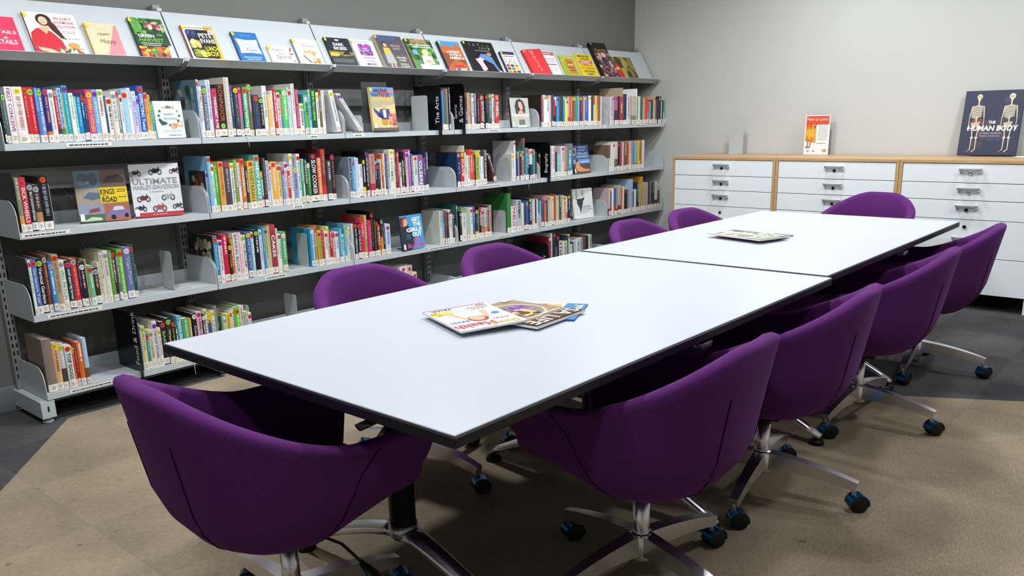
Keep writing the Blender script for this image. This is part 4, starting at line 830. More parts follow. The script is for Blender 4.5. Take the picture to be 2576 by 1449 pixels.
disp(972, 1038, 87, .03, '4e4a50', [('r', 0, .0, 1, .42, '57504f'), ('r', .1, .86, .8, .98, '3c5484'), ('e', .26, .72, .11, .09, '2c2020'), ('e', .27, .70, .07, .06, 'd0a488'), ('p', [(.16, .62), (.38, .62), (.42, .44), (.14, .44)], 'd8b040'), ('p', [(.14, .44), (.42, .44), (.46, .14), (.12, .14)], 'a8a8ac'), ('r', .2, .0, .27, .14, 'c89c80'), ('r', .33, .0, .40, .14, 'c89c80'), ('t', .48, .66, .36, .06, 'SPECIAL', 'c8a898', .01), ('t', .52, .57, .28, .06, 'GUEST', 'c8a898', .01), ('t', .52, .30, .38, .055, 'ANNABEL', 'e0d8d4', .01), ('t', .58, .22, .26, .055, 'CRABB', 'e0d8d4', .01), ('t', .56, .10, .34, .05, 'WENDY', 'e0d8d4', .01), ('t', .56, .03, .34, .05, 'SHARPE', 'e0d8d4', .01)], 'dark grey display book with a woman in yellow blouse, thick', 'b8b094')
disp(1048, 1112, 96, .018, '5a8a48', [('b', 0, .3, 1, 1, 90, LEAF+['a0c080'], .03, .08), ('r', .2, .86, .8, .97, 'b0785c'), ('s', .1, .78, .9, .035, 'f0f0e8'), ('s', .16, .71, .9, .035, 'f0f0e8'), ('e', .58, .54, .12, .12, 'e8cc84'), ('e', .58, .52, .065, .07, 'e8bc9c'), ('p', [(.4, .44), (.76, .44), (.82, .18), (.36, .18)], 'e8e8ec'), ('e', .62, .26, .14, .05, 'd8a080'), ('r', .2, 0, 1, .16, 'd8dce0'), ('e', .5, .14, .16, .06, 'f0ece4'), ('e', .2, .55, .1, .09, '6aa0d0')], 'display book with a blonde woman in a green garden', '6a4030')
disp(1131, 1183, 102, .022, 'b06034', [('r', 0, .8, 1, 1, '4a90d0'), ('p', [(0, .72), (.25, .9), (.4, .84), (.62, .8), (.8, .96), (1, .8), (1, .5), (0, .5)], 'b86838'), ('p', [(0, .1), (.5, .4), (1, .2), (1, .5), (0, .6)], '8c4828'), ('t', .2, .60, .1, .05, 'The', 'f4f0e8'), ('t', .32, .60, .52, .08, 'UNIQUE', 'f8f4ec', .03), ('t', .30, .50, .56, .08, 'STATES of', 'f8f4ec', .03), ('t', .24, .39, .74, .09, 'AMERICA', 'f8f4ec', .03), ('r', .3, .12, .8, .2, 'c03028'), ('b', .2, 0, .98, .1, 16, ['e8e0d8', '4a5a80', 'c8a890'], .03, .06)], 'orange canyon display book with navy spine', '1c2c54')
disp(1195, 1268, 102, .014, '1b1a1e', [('p', [(.20, .42), (.34, .46), (.5, .58), (.62, .60), (.56, .46), (.42, .36), (.48, .10), (.40, .04), (.3, .04), (.28, .2)], 'd8b8c8'), ('p', [(.36, .50), (.46, .60), (.66, .58), (.80, .50), (.84, .24), (.9, .06), (.82, .06), (.74, .28), (.6, .36)], '5a84bc'), ('e', .74, .60, .08, .06, 'b88060'), ('e', .9, .04, .05, .03, 'd8a888')]+
     [('t', x, z, .06, .07, ch, c) for x, z, ch, c in ((.18, .86, 'E', '5a5a60'), (.32, .86, 'L', 'c0a840'), (.46, .86, 'T', '8a9a48'), (.62, .84, 'O', '5a7a58'), (.78, .84, 'N', '4a7a50'), (.46, .76, 'J', '7a7a80'), (.56, .75, 'O', 'b09840'), (.66, .75, 'H', '7a8a40'), (.78, .74, 'N', 'c8b040'))]+[('s', .3, .69, .8, .02, '99a')], 'black display book with a bending figure in a blue jacket', '2c3c24')
disp(1280, 1313, 129, .02, 'e6e4e0', [('r', 0, .86, 1, 1, '1c2c54'), ('s', .1, .90, .9, .03, 'b04040'), ('s', .1, .76, .9, .05, '333'), ('t', .1, .46, .8, .22, 'FLAGS', '222', -.01)]+[('r', .04+.32*i, .30-.14*j, .30+.32*i, .41-.14*j, ['c83030', '2c8c4c', '2c3c90', 'e8c030', 'e07828', '4a4a4c'][(i*2+j*5) % 6]) for i in range(3) for j in range(3)], 'white display book covered with small flags', '1c2c54')
disp(1343, 1390, 125, .022, 'd83c40', [('t', .30, .10, .16, .8, '~', 'd83c40')] [:0]+[('p', [(.30+.02*k, .93-.075*k), (.52-.01*(k % 3)*5, .90-.075*k), (.50, .87-.075*k), (.36+.02*k, .90-.075*k)], 'f4e4e4') for k in range(11)], 'bright red display book with white scribbled lettering up its front', 'b83034', roll=.09)
disp(1388, 1415, 131, .010, 'eceaea', [('r', 0, .88, 1, 1, 'c83040'), ('s', .0, .92, .8, .04, 'f4e4e4'), ('s', .0, .70, .9, .04, 'c66'), ('s', .0, .58, .9, .04, '99a'), ('s', .0, .44, .9, .06, '934'), ('s', .1, .3, .9, .03, 'aaa'), ('s', .1, .2, .9, .03, 'aaa')], 'narrow white display book with red band, half hidden by the red one', dot=None)
disp(1427, 1462, 139, .012, 'aab838', [('b', 0, 0, 1, 1, 24, ['b4c240', 'a0b030', 'bcc858'], .1, .2), ('p', [(.30, .12), (.85, .12), (.86, .66), (.92, .76), (.8, .84), (.35, .84), (.22, .76), (.30, .66)], 'c8843c'), ('s', 0.42, 0.64, 0.72, 0.06, '8a4c20'), ('s', 0.40, 0.52, 0.76, 0.06, 'f0d8a8'), ('s', 0.36, 0.38, 0.78, 0.06, '8a4c20'), ('s', 0.40, 0.24, 0.76, 0.06, '8a4c20')], 'lime green display book with a toast shaped panel')
disp(1469, 1509, 135, .014, 'e6cc24', [('t', .14, .86, .7, .10, 'MANAGE', '222', .03), ('t', .22, .74, .56, .09, 'YOUR', '222', .03), ('r', .1, .59, .9, .71, 'c83c8c'), ('t', .2, .61, .6, .08, 'MONEY', 'f4f0f0', .03), ('t', .16, .47, .68, .09, 'LIKE A', 'c04828', .03), ('t', .10, .33, .8, .09, 'F*CKING', 'c04828', .03), ('t', .14, .19, .72, .09, 'GROWN-', '222', .03), ('t', .3, .07, .4, .09, 'UP!', '222', .03)], 'yellow display book stacked with black and red bold words')
disp(1520, 1557, 106, .035, '2a2420', [('r', 0, .84, 1, 1, '1c1816'), ('t', .12, .74, .76, .10, 'Australia', '98824c', .01), ('b', .0, .0, 1, .72, 110, ['7a4858', 'c89890', '4a5068', '8a3c34', 'd8b8a8', '2c3048', 'a87868'], .05, .12)], 'tall dark display book with a crowded painting, thickest on the tray', '17140f', dot='s')
disp(1560, 1608, 142, .012, '6a6034', [('b', 0, 0, 1, 1, 60, ['8a7c3c', '5a5028', 'b09c4c', '3c3820', 'a08838'], .06, .14), ('p', [(.0, .0), (.30, .0), (.24, .55), (.10, .75), (.0, .6)], 'c02c2c'), ('e', .1, .45, .1, .08, 'd8b050')], 'small khaki display book with a red figure, last before the wall', dot=None)
# --- face-out books on the shelves: corners of the foot in the photo give place and turn, the top edge gives height
def stand(row, bl, br, vtop, th, lean, base, art, label, spine=None, dot=None, callno=True, zoff=.0016, group='face-out books on the shelves', mt=None, fy=None):
    z = ZR[row]+LIP+zoff
    a, b = at(*bl, 2, z), at(*br, 2, z)
    if row == 0: fy = (.02, .02)
    if fy: a, b = Vector((xfor(bl[0], fy[0], z), fy[0], z)), Vector((xfor(br[0], fy[1], z), fy[1], z))
    yaw = math.atan2(b.y-a.y, b.x-a.x); w = (b-a).length
    lo, hi = .08, .45
    R_ = Matrix.Rotation(yaw, 3, 'Z') @ Matrix.Rotation(-lean, 3, 'X')
    for _ in range(40):
        s = (lo+hi)/2; q = a+R_ @ Vector((0, 0, s))
        if proj(q)[1] > vtop: lo = s
        else: hi = s
    o = face_book('face_out_book', w, lo, th, base, art, label, spine, dot, group, mt, callno)
    o.rotation_euler = (R_.to_4x4()).to_euler(); off = R_ @ Vector((0, th, 0)); o.location = a+off+Vector((0, 0, .0002-off.z)) ; return o
stand(0, (399, 351), (469, 349), 255, .016, .10, 'd8e8ec', [('b', .15, .40, .85, .85, 0, ['888'], .02, .04)]+[('e', .5+.36*math.cos(k*.52), .60+.25*math.sin(k*.52), .045, .035, ['3c5a44', 'a8a040', 'c89870', '6a7a80', 'd8a890', '485048'][k % 6]) for k in range(12)]+
      [('r', .40, .80, .62, .86, '8a7060'), ('p', [(.1, .50), (.2, .34), (.42, .38), (.36, .44), (.26, .46), (.16, .54)], '34543c'), ('b', .5, .32, .74, .40, 7, ['d8a880', 'e0b898', 'c89060'], .05, .08), ('p', [(.74, .32), (.95, .30), (.96, .44), (.76, .44)], 'c89a58'), ('r', .79, .34, .93, .42, 'f0ead8'), ('t', .32, .62, .36, .045, 'HAPPY', '4a5a5c', .0), ('t', .30, .50, .46, .045, 'MOVING', '4a5a5c', .0), ('s', .2, .2, .9, .012, 'abb'), ('s', .2, .17, .9, .012, 'abb'), ('s', .40, .06, .84, .03, '7a8a8c')], 'pale blue face-out book with ring of little drawings, upper shelf, nearest bay', callno=False)
AJ = stand(0, (942, 333), (1001, 330), 222, .022, .10, 'd8c084', [('r', 0, .76, 1, 1, '5a90c4'), ('p', [(0, .5), (1, .62), (1, .8), (0, .8)], 'a8a888'), ('b', .4, .74, 1, .98, 14, ['c85c60', 'd87878', 'b04c50'], .04, .07), ('t', .12, .88, .6, .09, 'AMAZING', '3c2c4c', .03), ('t', .06, .78, .78, .09, 'FANTASTIC', '5a3c34', .03), ('t', .08, .68, .84, .09, 'INCREDIBLE', 'e0c060', .03),
      ('e', .52, .56, .09, .07, 'd8a488'), ('p', [(.34, .50), (.72, .50), (.80, .26), (.62, .24), (.40, .24), (.26, .40), (.10, .52), (.06, .48), (.24, .32)], '3c4c94'), ('r', .46, .30, .58, .48, 'e8e4e0'), ('p', [(.36, .26), (.64, .26), (.60, .12), (.40, .12)], 'c89030'), ('r', .38, .02, .46, .12, 'e4dcc8'), ('r', .56, .02, .64, .12, 'e4dcc8'), ('b', .66, .1, 1, .4, 12, ['c87870', 'b05a50', 'd89888'], .05, .1)], 'comic coloured face-out book in a clear holder with dancing man in blue coat', dot='y')
stand(0, (1289, 322), (1335, 320), 247, .018, .12, 'b8bcb0', [('r', 0, 0, 1, 1, 'b4bab0'), ('p', [(.28, .46), (.24, .72), (.34, .92), (.52, .97), (.70, .90), (.80, .70), (.78, .5), (.62, .4)], '3c3c40'), ('p', [(.55, .58), (.68, .62), (.66, .74), (.60, .86), (.46, .88), (.44, .72)], 'd8a890'), ('p', [(.36, .30), (.62, .34), (.68, .54), (.54, .60), (.40, .52)], 'd0a088'), ('r', .4, .04, .72, .26, '77706c'), ('e', .56, .02, .26, .05, 'f0f0ee'), ('t', .06, .36, .88, .13, 'Unmasked', 'f8f8f4', .015, .1), ('t', .06, .26, .84, .08, 'TURIA PITT', 'd0c498', .01)], 'grey face-out portrait book of a dark haired woman looking aside', '33363a')
stand(1, (203, 563), (331, 553), 433, .022, .13, 'a88c4c', [('r', 0, .66, .5, 1, '5c7480'), ('b', .05, .70, .45, .96, 12, ['6c8490', '4a5860', '8a9aa0'], .06, .1), ('r', .5, .66, 1, 1, '6a5448'), ('p', [(.55, .78), (.66, .88), (.85, .90), (.97, .82), (.97, .74), (.55, .74)], '3c302c'), ('r', 0, .34, .52, .66, 'a09484'), ('p', [(.12, .48), (.25, .58), (.45, .56), (.5, .46), (.3, .42)], '5a6c80'), ('r', .46, .36, 1, .66, 'e2c428'), ('t', .47, .52, .28, .11, 'KINGS', '1c1a14', .02), ('t', .50, .47, .12, .035, 'OF THE', '1c1a14'), ('t', .49, .37, .29, .10, 'ROAD', '1c1a14', .03), ('s', .80, .60, .97, .02, '5a4a10'), ('s', .8, .56, .97, .02, '5a4a10'), ('s', .82, .45, .97, .02, '5a4a10'),
      ('r', 0, 0, .5, .34, '8c94a8'), ('p', [(.2, .24), (.4, .28), (.42, .2), (.2, .17)], '8a4a48'), ('r', 0, 0, .5, .15, '4a6c4c'), ('p', [(.1, .04), (.24, .10), (.42, .08), (.44, .03), (.1, .02)], 'c0c8b4'), ('r', .5, 0, 1, .34, 'a8644c'), ('p', [(.52, .10), (.60, .19), (.70, .29), (.86, .29), (.95, .20), (1, .18), (1, .08), (.6, .05)], '84709c'), ('p', [(.70, .28), (.86, .28), (.90, .21), (.66, .20)], 'c8ccd8'), ('e', .66, .07, .05, .05, '22202a'), ('e', .92, .09, .04, .045, '22202a')], 'face-out book of vintage car pictures with a yellow title panel', 'b8942c')
def bike(x, y, s, c): return [('e', x-.08*s, y, .045*s, .05*s, '17171a'), ('e', x-.08*s, y, .03*s, .034*s, 'b8b8bc'), ('e', x+.08*s, y, .045*s, .05*s, '17171a'), ('e', x+.08*s, y, .03*s, .034*s, 'b8b8bc'), ('p', [(x-.08*s, y+.01*s), (x-.03*s, y+.07*s), (x+.04*s, y+.05*s), (x+.06*s, y+.10*s), (x+.09*s, y+.02*s), (x, y-.025*s)], c)]
stand(1, (341, 550), (464, 541), 416, .026, .10, 'd8d8dc', [('r', 0, 0, 1, .085, 'b83c48')]+bike(.12, .82, .95, '2a2a2c')+bike(.52, .84, 1.1, '17171a')+bike(.92, .84, .9, '3c2c2c')+bike(.22, .34, 1.1, '5a3c38')+bike(.72, .35, 1.1, 'a8a8b0')+bike(.14, .155, .95, '3a3a3c')+bike(.52, .15, 1.15, 'a8584c')+bike(.90, .17, .9, '55555a')+[('t', .04, .62, .90, .11, 'ULTIMATE', '8e8e94', .02), ('t', .04, .52, .92, .085, 'HARLEY-DAVIDSON', '9a9aa0', .02), ('s', .36, .465, .64, .02, 'aaa'), ('s', .36, .03, .66, .025, 'd88')], 'face-out book with rows of motorcycles on pale grey, red foot band', 'b0b0b4')
stand(2, (1016, 633), (1070, 622), 546, .018, .12, '3a98cc', [('p', [(0, .0), (0, .95), (.2, .97), (.42, .6), (.58, .35), (.52, .12), (.4, 0)], '2c2c34'), ('p', [(.02, .72), (.10, .95), (.3, .98), (.36, .85), (.3, .72), (.14, .66)], '9c3c3c'), ('p', [(.14, .70), (.30, .70), (.34, .86), (.26, .92), (.16, .86)], 'd8a890'), ('t', .52, .80, .40, .12, 'GET', 'f4f4f4', .04), ('t', .56, .66, .36, .12, 'THE', 'f4f4f4', .04), ('t', .24, .51, .70, .12, 'GIRLS', 'f4f4f4', .04), ('t', .48, .36, .44, .13, 'OUT', 'f4f4f4', .05), ('t', .50, .21, .44, .11, 'LUCY', 'd83c9c', .04), ('t', .22, .05, .72, .12, 'BLOOM', 'd83c9c', .04), ('s', .22, .42, .4, .02, '3a98cc'), ('s', .22, .37, .4, .02, '3a98cc'), ('s', .22, .32, .4, .02, '3a98cc')], 'blue and black face-out book with bold white and pink words', '2c2c34')
stand(2, (1445, 553), (1494, 547), 477, .02, .12, 'd8d8d6', [('e', .20, .82, .045, .13, '44464a'), ('e', .50, .84, .045, .12, '44464a'), ('e', .20, .82, .02, .10, 'd8d8d6'), ('e', .50, .84, .02, .1, 'd8d8d6'), ('p', [(.08, .72), (.2, .66), (.5, .67), (.6, .73), (.56, .62), (.50, .58), (.5, .5), (.44, .42), (.4, .3), (.36, .14), (.33, .3), (.28, .42), (.2, .5), (.2, .62)], '34363a'), ('t', .42, .34, .44, .09, 'MAORI', '4a4a4c', .0), ('s', .42, .28, .98, .035, '88a'), ('s', .44, .22, .8, .02, '777'), ('s', .44, .18, .7, .015, '999')], 'pale grey face-out book with a dark carved spear point drawing')
stand(1, (1446, 437), (1487, 427), 368, .016, .16, '3c5c8c', [('r', 0, .72, 1, 1, '2c4470'), ('p', [(.02, .64), (.24, .68), (.24, .92), (.02, .88)], '9aa0ac'), ('e', .13, .78, .08, .09, '5a4038'), ('s', .4, .90, .86, .05, '7c98c0'), ('s', .36, .80, .8, .05, '7c98c0'), ('t', .3, .66, .62, .09, 'THE LAST', 'b8bcc8', .02), ('s', .26, .56, .94, .07, 'a8acb8'), ('r', 0, .36, 1, .5, '6ca0d8'), ('s', .5, .38, .95, .04, 'c8e4f4'), ('p', [(0, .0), (0, .3), (.3, .34), (1, .30), (1, 0)], '5a4a38'), ('p', [(.1, .26), (.2, .42), (.34, .40), (.38, .26), (.6, .16), (.96, .12), (.96, .06), (.5, .06), (.2, .08)], 'd89468'), ('e', .24, .44, .09, .07, '3c2018'), ('e', .27, .40, .06, .05, 'd89468')], 'blue paperback leaning back with a bare chested man on its cover', '2c3c5c', fy=(.03, .045))
# clear acrylic holder behind the comic book
M_ACR = mat('smoked_acrylic', '8a8c90', .12, 0, .5); M_ACR.node_tree.nodes['Principled BSDF'].inputs['Transmission Weight'].default_value = .85
a = Vector((xfor(938, .02, ZR[0]+LIP), .02, 0)); h_ = MB(); W_ = .20
h_.bbox((0, .066, .001), (W_, .069, .295), .001, None, 1); h_.bbox((0, -.03, .001), (W_, .069, .0035), .001, None, 1); h_.bbox((0, -.03, .001), (W_, -.027, .025), .001, None, 1)
ah = h_.build('book_holder', M_ACR); ah.location = (a.x-.01, a.y+.005, ZR[0]+LIP+.0006); ah.rotation_euler = (0, 0, 0); tag(ah, 'smoked clear holder standing behind the comic coloured face-out book', 'holder')
AJ.location.z += .0045
# --- section signs: black plates that stand out past the shelf ends, lettering up the plate facing the near end
def sign(u, v, row, lines, label, h=.30, seed=0, dim='f0f0f0', drop=.036, depth=.25, inner=False):
    z0 = ZR[row]-drop+.03; y0 = -.032
    x = xfor(u, y0, z0); hh = min(h, (ZR[row-1]-.03 if row else 1.60)-z0)
    r = .03; pts = [(0, y0, 0), (0, y0, hh-r)]+[(0, y0+r-r*math.cos(k/5*math.pi/2), hh-r+r*math.sin(k/5*math.pi/2)) for k in range(1, 6)]+[(0, y0+depth, hh), (0, y0+depth, hh*.3)]
    pts = [(0, y0, 0), *pts[1:-1], (0, y0+depth, ZR[row]+LIP+.003-z0), (0, -.003, ZR[row]+LIP+.003-z0), (0, -.003, 0)]
    if inner:      # stands on the shelf just inside the end bracket
        z0 = ZR[row]+LIP+.001; y0 = .006; x = .014
        pts = [(0, y0, 0), (0, y0, hh-r)]+[(0, y0+r-r*math.cos(k/5*math.pi/2), hh-r+r*math.sin(k/5*math.pi/2)) for k in range(1, 6)]+[(0, y0+depth, hh), (0, y0+depth, 0)]
    m = MB(); m.prism(pts, (.003, 0, 0)); o = m.build('section_sign', M_SIGN); fix_normals(o); o.location = (x-.003, 0, z0)
    t = MB(); n = len(lines)
    for i, s in enumerate(lines):
        if s == '~':
            rr = random.Random(seed); zz = .06
            while zz < hh-.07:
                l = rr.uniform(.006, .013); y1 = y0+.030; t.add([(-.0006, y1+.018, zz), (-.0006, y1+rr.choice([0, .003, .006]), zz), (-.0006, y1+rr.choice([0, .004]), zz+l), (-.0006, y1+.018, zz+l)], [(0, 1, 2, 3)], hx(dim)); zz += l+.003
        else:
            vs, fs, asp = text_geo(s, .0); ht = .036; L = ht*asp*.92
            yb = y0+.018+(n-1-i)*.046   # baseline; the letters' tops point away from the front edge, reading upward
            zs = .075 if n == 1 else (.105 if i == 0 else .08)
            t.add([(-.0006, yb+b*ht, zs+a*L) for a, b in vs], fs, hx(dim))
    tt = t.build('lettering', PAPER, o); tag(o, label, 'sign', 'black section signs on the shelf ends'); return o
sign(1113, 339, 0, ['The Arts'], 'black shelf sign reading The Arts in white', .315)
sign(1172, 336, 0, ['Sports', '& Games'], 'black shelf sign for sports and games, two white lines', .33)
sign(1385, 455, 1, ['Biography'], 'black shelf sign reading Biography in white', .30)
sign(364, 927, 3, ['Food & Drink'], 'black shelf sign reading Food and Drink on the bottom shelf', .33)
sign(1380, 666, 3, ['History'], 'black shelf sign partly hidden by the table, ending in white letters ry', .28)
sign(52, 600, 1, ['~'], 'black shelf sign with dim lettering at the near end, middle shelf', .255, 3, '5c5444', inner=True)
sign(90, 818, 2, ['~'], 'black shelf sign with dim lettering at the near end, lower shelf', .255, 5, '4c5450', inner=True)
sign(9, 384, 0, ['~'], 'black shelf sign at the near end of the upper shelf, mostly out of frame', .255, 7, '4c4c48', inner=True)
# --- grey steel bookends
def bookend(x, y0, z, d=.11, h=.17, label='', yaw=0, tongue=1, m=None):
    r = .018; pts = [(0, 0, 0), (0, d, 0)]+[(0, d-r+r*math.cos(k/4*math.pi/2), h-r+r*math.sin(k/4*math.pi/2)) for k in range(5)]+[(0, r-r*math.sin(k/4*math.pi/2), h-r+r*math.cos(k/4*math.pi/2)) for k in range(5)]
    o = MB(); o.prism(pts, (.0016, 0, 0)); o = o.build('bookend', m or M_BOOKEND); fix_normals(o); o.location = (x, y0, z+.0008); o.rotation_euler = (0, 0, yaw)
    b = MB(); b.box((min(0, tongue*.09), .005, .0003), (max(0, tongue*.09), d-.005, .0014)); b.build('tongue', m or M_BOOKEND, o)
    tag(o, label, 'bookend', 'grey steel bookends'); return o
def bookend_px(ul, ur, vb, vt, row, label, tongue=1, m=None, dx=0):
    z = ZR[row]+LIP; p = at(ur, vb, 2, z)
    if row == 0: p = Vector((xfor(ur, .05, z), .05, z))
    x = xfor(ur, .03, z)+dx; y0 = .03
    lo, hi = 0, .29
    for _ in range(40):
        s = (lo+hi)/2
        if proj((x, y0+s, z+.1))[0] > ul: lo = s
        else: hi = s
    d = max(.07, min(lo, .285-y0)); h = min(.22, max(.1, zfor(x, y0, vt)-z)); return bookend(x, y0, z, d, h, label, 0, tongue, m)
bookend_px(884, 908, 322, 292, 0, 'grey bookend behind the two leaning white books', -1, None, .012)
bookend_px(1036, 1078, 332, 240, 0, 'grey bookend just in front of The Arts sign', -1)
bookend_px(405, 440, 731, 634, 2, 'grey bookend standing alone on the empty part of the lower shelf')
bookend_px(322, 351, 746, 662, 2, 'bookend holding the last dark green gardening book')
bookend_px(748, 784, 676, 588, 2, 'grey bookend at the near side of the sky blue house book', -1, None, -.018)
bookend_px(1241, 1277, 588, 530, 2, 'grey bookend before the tall green binder', -1, None, -.02)
bookend_px(1248, 1284, 462, 396, 1, 'pale bookend behind the leaning surf book', -1, None, -.012)
bookend_px(612, 634, 826, 768, 3, 'clear edged bookend after the cookbooks on the bottom shelf')
bookend_px(718, 752, 800, 738, 3, 'pale bookend beside the first purple chair, bottom shelf')
bookend_px(114, 139, 575, 462, 1, 'grey bookend behind the tall black motoring book')
# --- leaning books
def lean_book(row, x0, tilt, w, h, dep, c, label, cover=None):
    b, g = book_geo(w, h, dep, hx(c), None, 0, hx('d9d4c8')); o = b.build('book', PRINT); g.build('pages', PAPER, o)
    l = MB(); rr = random.Random(len(label)); z = spine_label(l, w, rr); l.build('spine_label', PAPER, o)
    s = MB(); spine_sticker(s, w, h, cover or 'v', rr); s.build('sticker', PAPER, o)
    t = MB(); spine_title(t, w, z+.01, h-.035, '~', hx('99a'), rr); t.build('title', PRINT, o)
    o.rotation_euler = (0, tilt, 0); o.location = (x0, YS+.002, ZR[row]+LIP+.001+(w*math.sin(-tilt) if tilt < 0 else 0)); tag(o, label, 'book'); return o
z0 = ZR[0]+LIP
xa = xfor(680+1640/9.058, YS, z0)-.032
lean_book(0, xa, -.20, .03, .235, .19, 'dfe1e6', 'white ring bound book leaning at the end of the second bay', 'y')
xb = xfor(914, YS, z0)
lean_book(0, xb-.008, -.64, .011, .262, .2, 'e2e0de', 'slim white book leaning steeply on the nearly empty shelf, lower one', 'v')
lean_book(0, xb-.024, -.64, .011, .262, .2, 'dfdcda', 'slim white book leaning steeply on the nearly empty shelf, upper one', 'v')
z1 = ZR[1]+LIP
lean_book(1, xfor(1252, YS, z1)-.034, -.36, .03, .20, .14, '5a3428', 'dark surf paperback leaning beside the grey bookend', 's')
# reading ribbons hanging over shelf lips
def ribbon(u, v0, v1, row, label):
    x = xfor(u, -.006, ZR[row]+.02); m = MB(); zt_ = ZR[row]+LIP+.0015
    z0_ = zfor(x, -.006, v1)
    m.tube([(x-.004, .012, zt_), (x-.002, -.003, zt_), (x, -.006, zt_-.008), (x+.004, -.006, z0_)], (.0022, .0005), 5); tag(m.build('bookmark_ribbon', M_RIB), label, 'ribbon')
M_RIB = mat('pale_ribbon', 'cfd6dc', .6)
ribbon(624, 348, 369, 0, 'pale bookmark ribbon hanging over the upper shelf lip')
ribbon(487, 915, 943, 3, 'pale blue bookmark ribbon hanging below the bottom shelf')
ribbon(1330, 462, 480, 1, 'short white bookmark ribbon hanging below the middle shelf')
# ================================================================ things on the cabinets
p = xfor
def yfor(u, x, z):
    lo, hi = -4., .3
    for _ in range(40):
        m = (lo+hi)/2
        if proj((x, m, z))[0] > u: lo = m
        else: hi = m
    return m
be = MB(); wb = yfor(1833, 5.33, CT)-yfor(1868, 5.33, CT)
r = .018; hB = .235
pts = [(0, 0, 0), (0, wb, 0), (0, wb, hB-r)]+[(0, wb-r+r*math.cos(k/4*math.pi/2), hB-r+r*math.sin(k/4*math.pi/2)) for k in range(5)]+[(0, r-r*math.sin(k/4*math.pi/2), hB-r+r*math.cos(k/4*math.pi/2)) for k in range(5)]
be.prism(pts, (.002, 0, 0)); bo = be.build('bookend', M_BOOKEND); fix_normals(bo); bo.location = (5.33, yfor(1868, 5.33, CT), CT+.0006)
MB().box((-.09, .01, 0), (0, wb-.01, .0014)).build('tongue', M_BOOKEND, bo); tag(bo, 'grey bookend standing alone on the beech cabinet top', 'bookend')
def facing_west(o, ul, ur, x, lean, z):   # printed face toward -X, its left edge at ul
    yl = yfor(ul, x, z); o.rotation_euler = (Matrix.Rotation(math.radians(-90), 3, 'Z') @ Matrix.Rotation(-lean, 3, 'X')).to_4x4().to_euler(); o.location = (x, yl, z)
wl = yfor(2021, 5.34, CT)-yfor(2083, 5.34, CT)
hl = zfor(5.34, yfor(2050, 5.34, CT), 290)-CT
lf = MB(); lf.bbox((0, -.004, 0), (wl, -.0022, hl), .0005, hx('e8e8e8'), 1); lf.bbox((0, -.004, 0), (wl, .07, .002), .0005, hx('dcdcdc'), 1)
lo_ = lf.build('leaflet_stand', M_ACR); pp = MB(); pp.box((.004, -.0058, .004), (wl-.004, -.0044, hl-.004), hx('e6e6e4')); lp = pp.build('leaflet', PAPER, lo_)
art_mesh([('r', 0, 0, 1, 1, 'e6e6e4'), ('r', .04, .76, .96, .98, 'd0543c'), ('t', .08, .86, .84, .085, 'New to town?', 'f4d8cc', -.005), ('r', .04, .34, .46, .76, 'd89a3c'), ('p', [(.04, .76), (.1, .62), (.18, .74), (.24, .6), (.3, .76)], 'c8622c'), ('e', .24, .52, .18, .13, 'e0a840'), ('p', [(.04, .34), (.10, .5), (.2, .36), (.3, .46), (.4, .3), (.46, .44), (.46, .3)], 'c87c30'), ('r', .12, .18, .17, .34, 'c06a40'), ('r', .22, .18, .27, .34, 'c06a40'), ('p', [(.34, .72), (.48, .76), (.40, .64)], 'a85848'), ('r', .06, .16, .24, .20, '6a7898')]+
   [('s', .54, .72-.035*k, .92, .012, '889') for k in range(11)]+[('s', .52, .28, .88, .014, '555'), ('b', .74, .06, .92, .14, 6, ['c89060', 'd8a070'], .04, .06), ('e', .18, .09, .04, .03, '99a'), ('e', .40, .09, .05, .015, '876')], wl, hl, -.0062, 4).build('leaflet_print', PAPER, lp)
facing_west(lo_, 2021, 2083, 5.34, .03, CT+.0008); tag(lo_, 'clear stand with an orange and white leaflet on the middle cabinet', 'leaflet holder')
SK = 'cfc4a8'
def skel(x, s, fl=1):
    g = []
    g += [('e', x, .905, .048*s, .04*s, SK), ('p', [(x-.03, .885), (x+.03, .885), (x+.02, .845), (x-.02, .845)], SK), ('e', x-.018, .90, .011, .008, '3a3430'), ('e', x+.018, .90, .011, .008, '3a3430'), ('r', x-.012, .76, x+.012, .85, SK), ('p', [(x-.11, .755), (x, .775), (x+.11, .76), (x+.11, .745), (x, .755), (x-.11, .74)], SK), ('p', [(x-.10, .74), (x+.09, .76), (x+.07, .60), (x-.02, .55), (x-.10, .60)], '8a8478')]
    for k in range(6): g.append(('p', [(x-.09, .73-.028*k), (x+.08, .745-.028*k), (x+.08, .738-.028*k), (x-.09, .72-.028*k)], SK))
    g += [('r', x-.012, .48, x+.008, .60, SK), ('p', [(x-.09, .50), (x+.07, .52), (x+.04, .44), (x-.06, .43)], 'b4a888')]
    for d in (-1, 1): g += [('p', [(x+d*.09, .74), (x+d*.11, .74), (x+d*.13, .58), (x+d*.115, .58)], SK), ('p', [(x+d*.12, .58), (x+d*.13, .58), (x+d*.13, .44), (x+d*.118, .44)], SK), ('e', x+d*.125, .42, .018, .025, SK),
                         ('p', [(x+d*.05, .46), (x+d*.07, .46), (x+d*.045, .28), (x+d*.03, .28)], SK), ('e', x+d*.038, .27, .025, .018, SK), ('p', [(x+d*.03, .26), (x+d*.048, .26), (x+d*.05, .09), (x+d*.038, .09)], SK), ('p', [(x+d*.03, .09), (x+d*.055, .09), (x+d*.045-.05, .045), (x+d*.04-.06, .05)], SK)]
    return g
wh = yfor(2408, 5.30, CT)-yfor(2556, 5.30, CT)
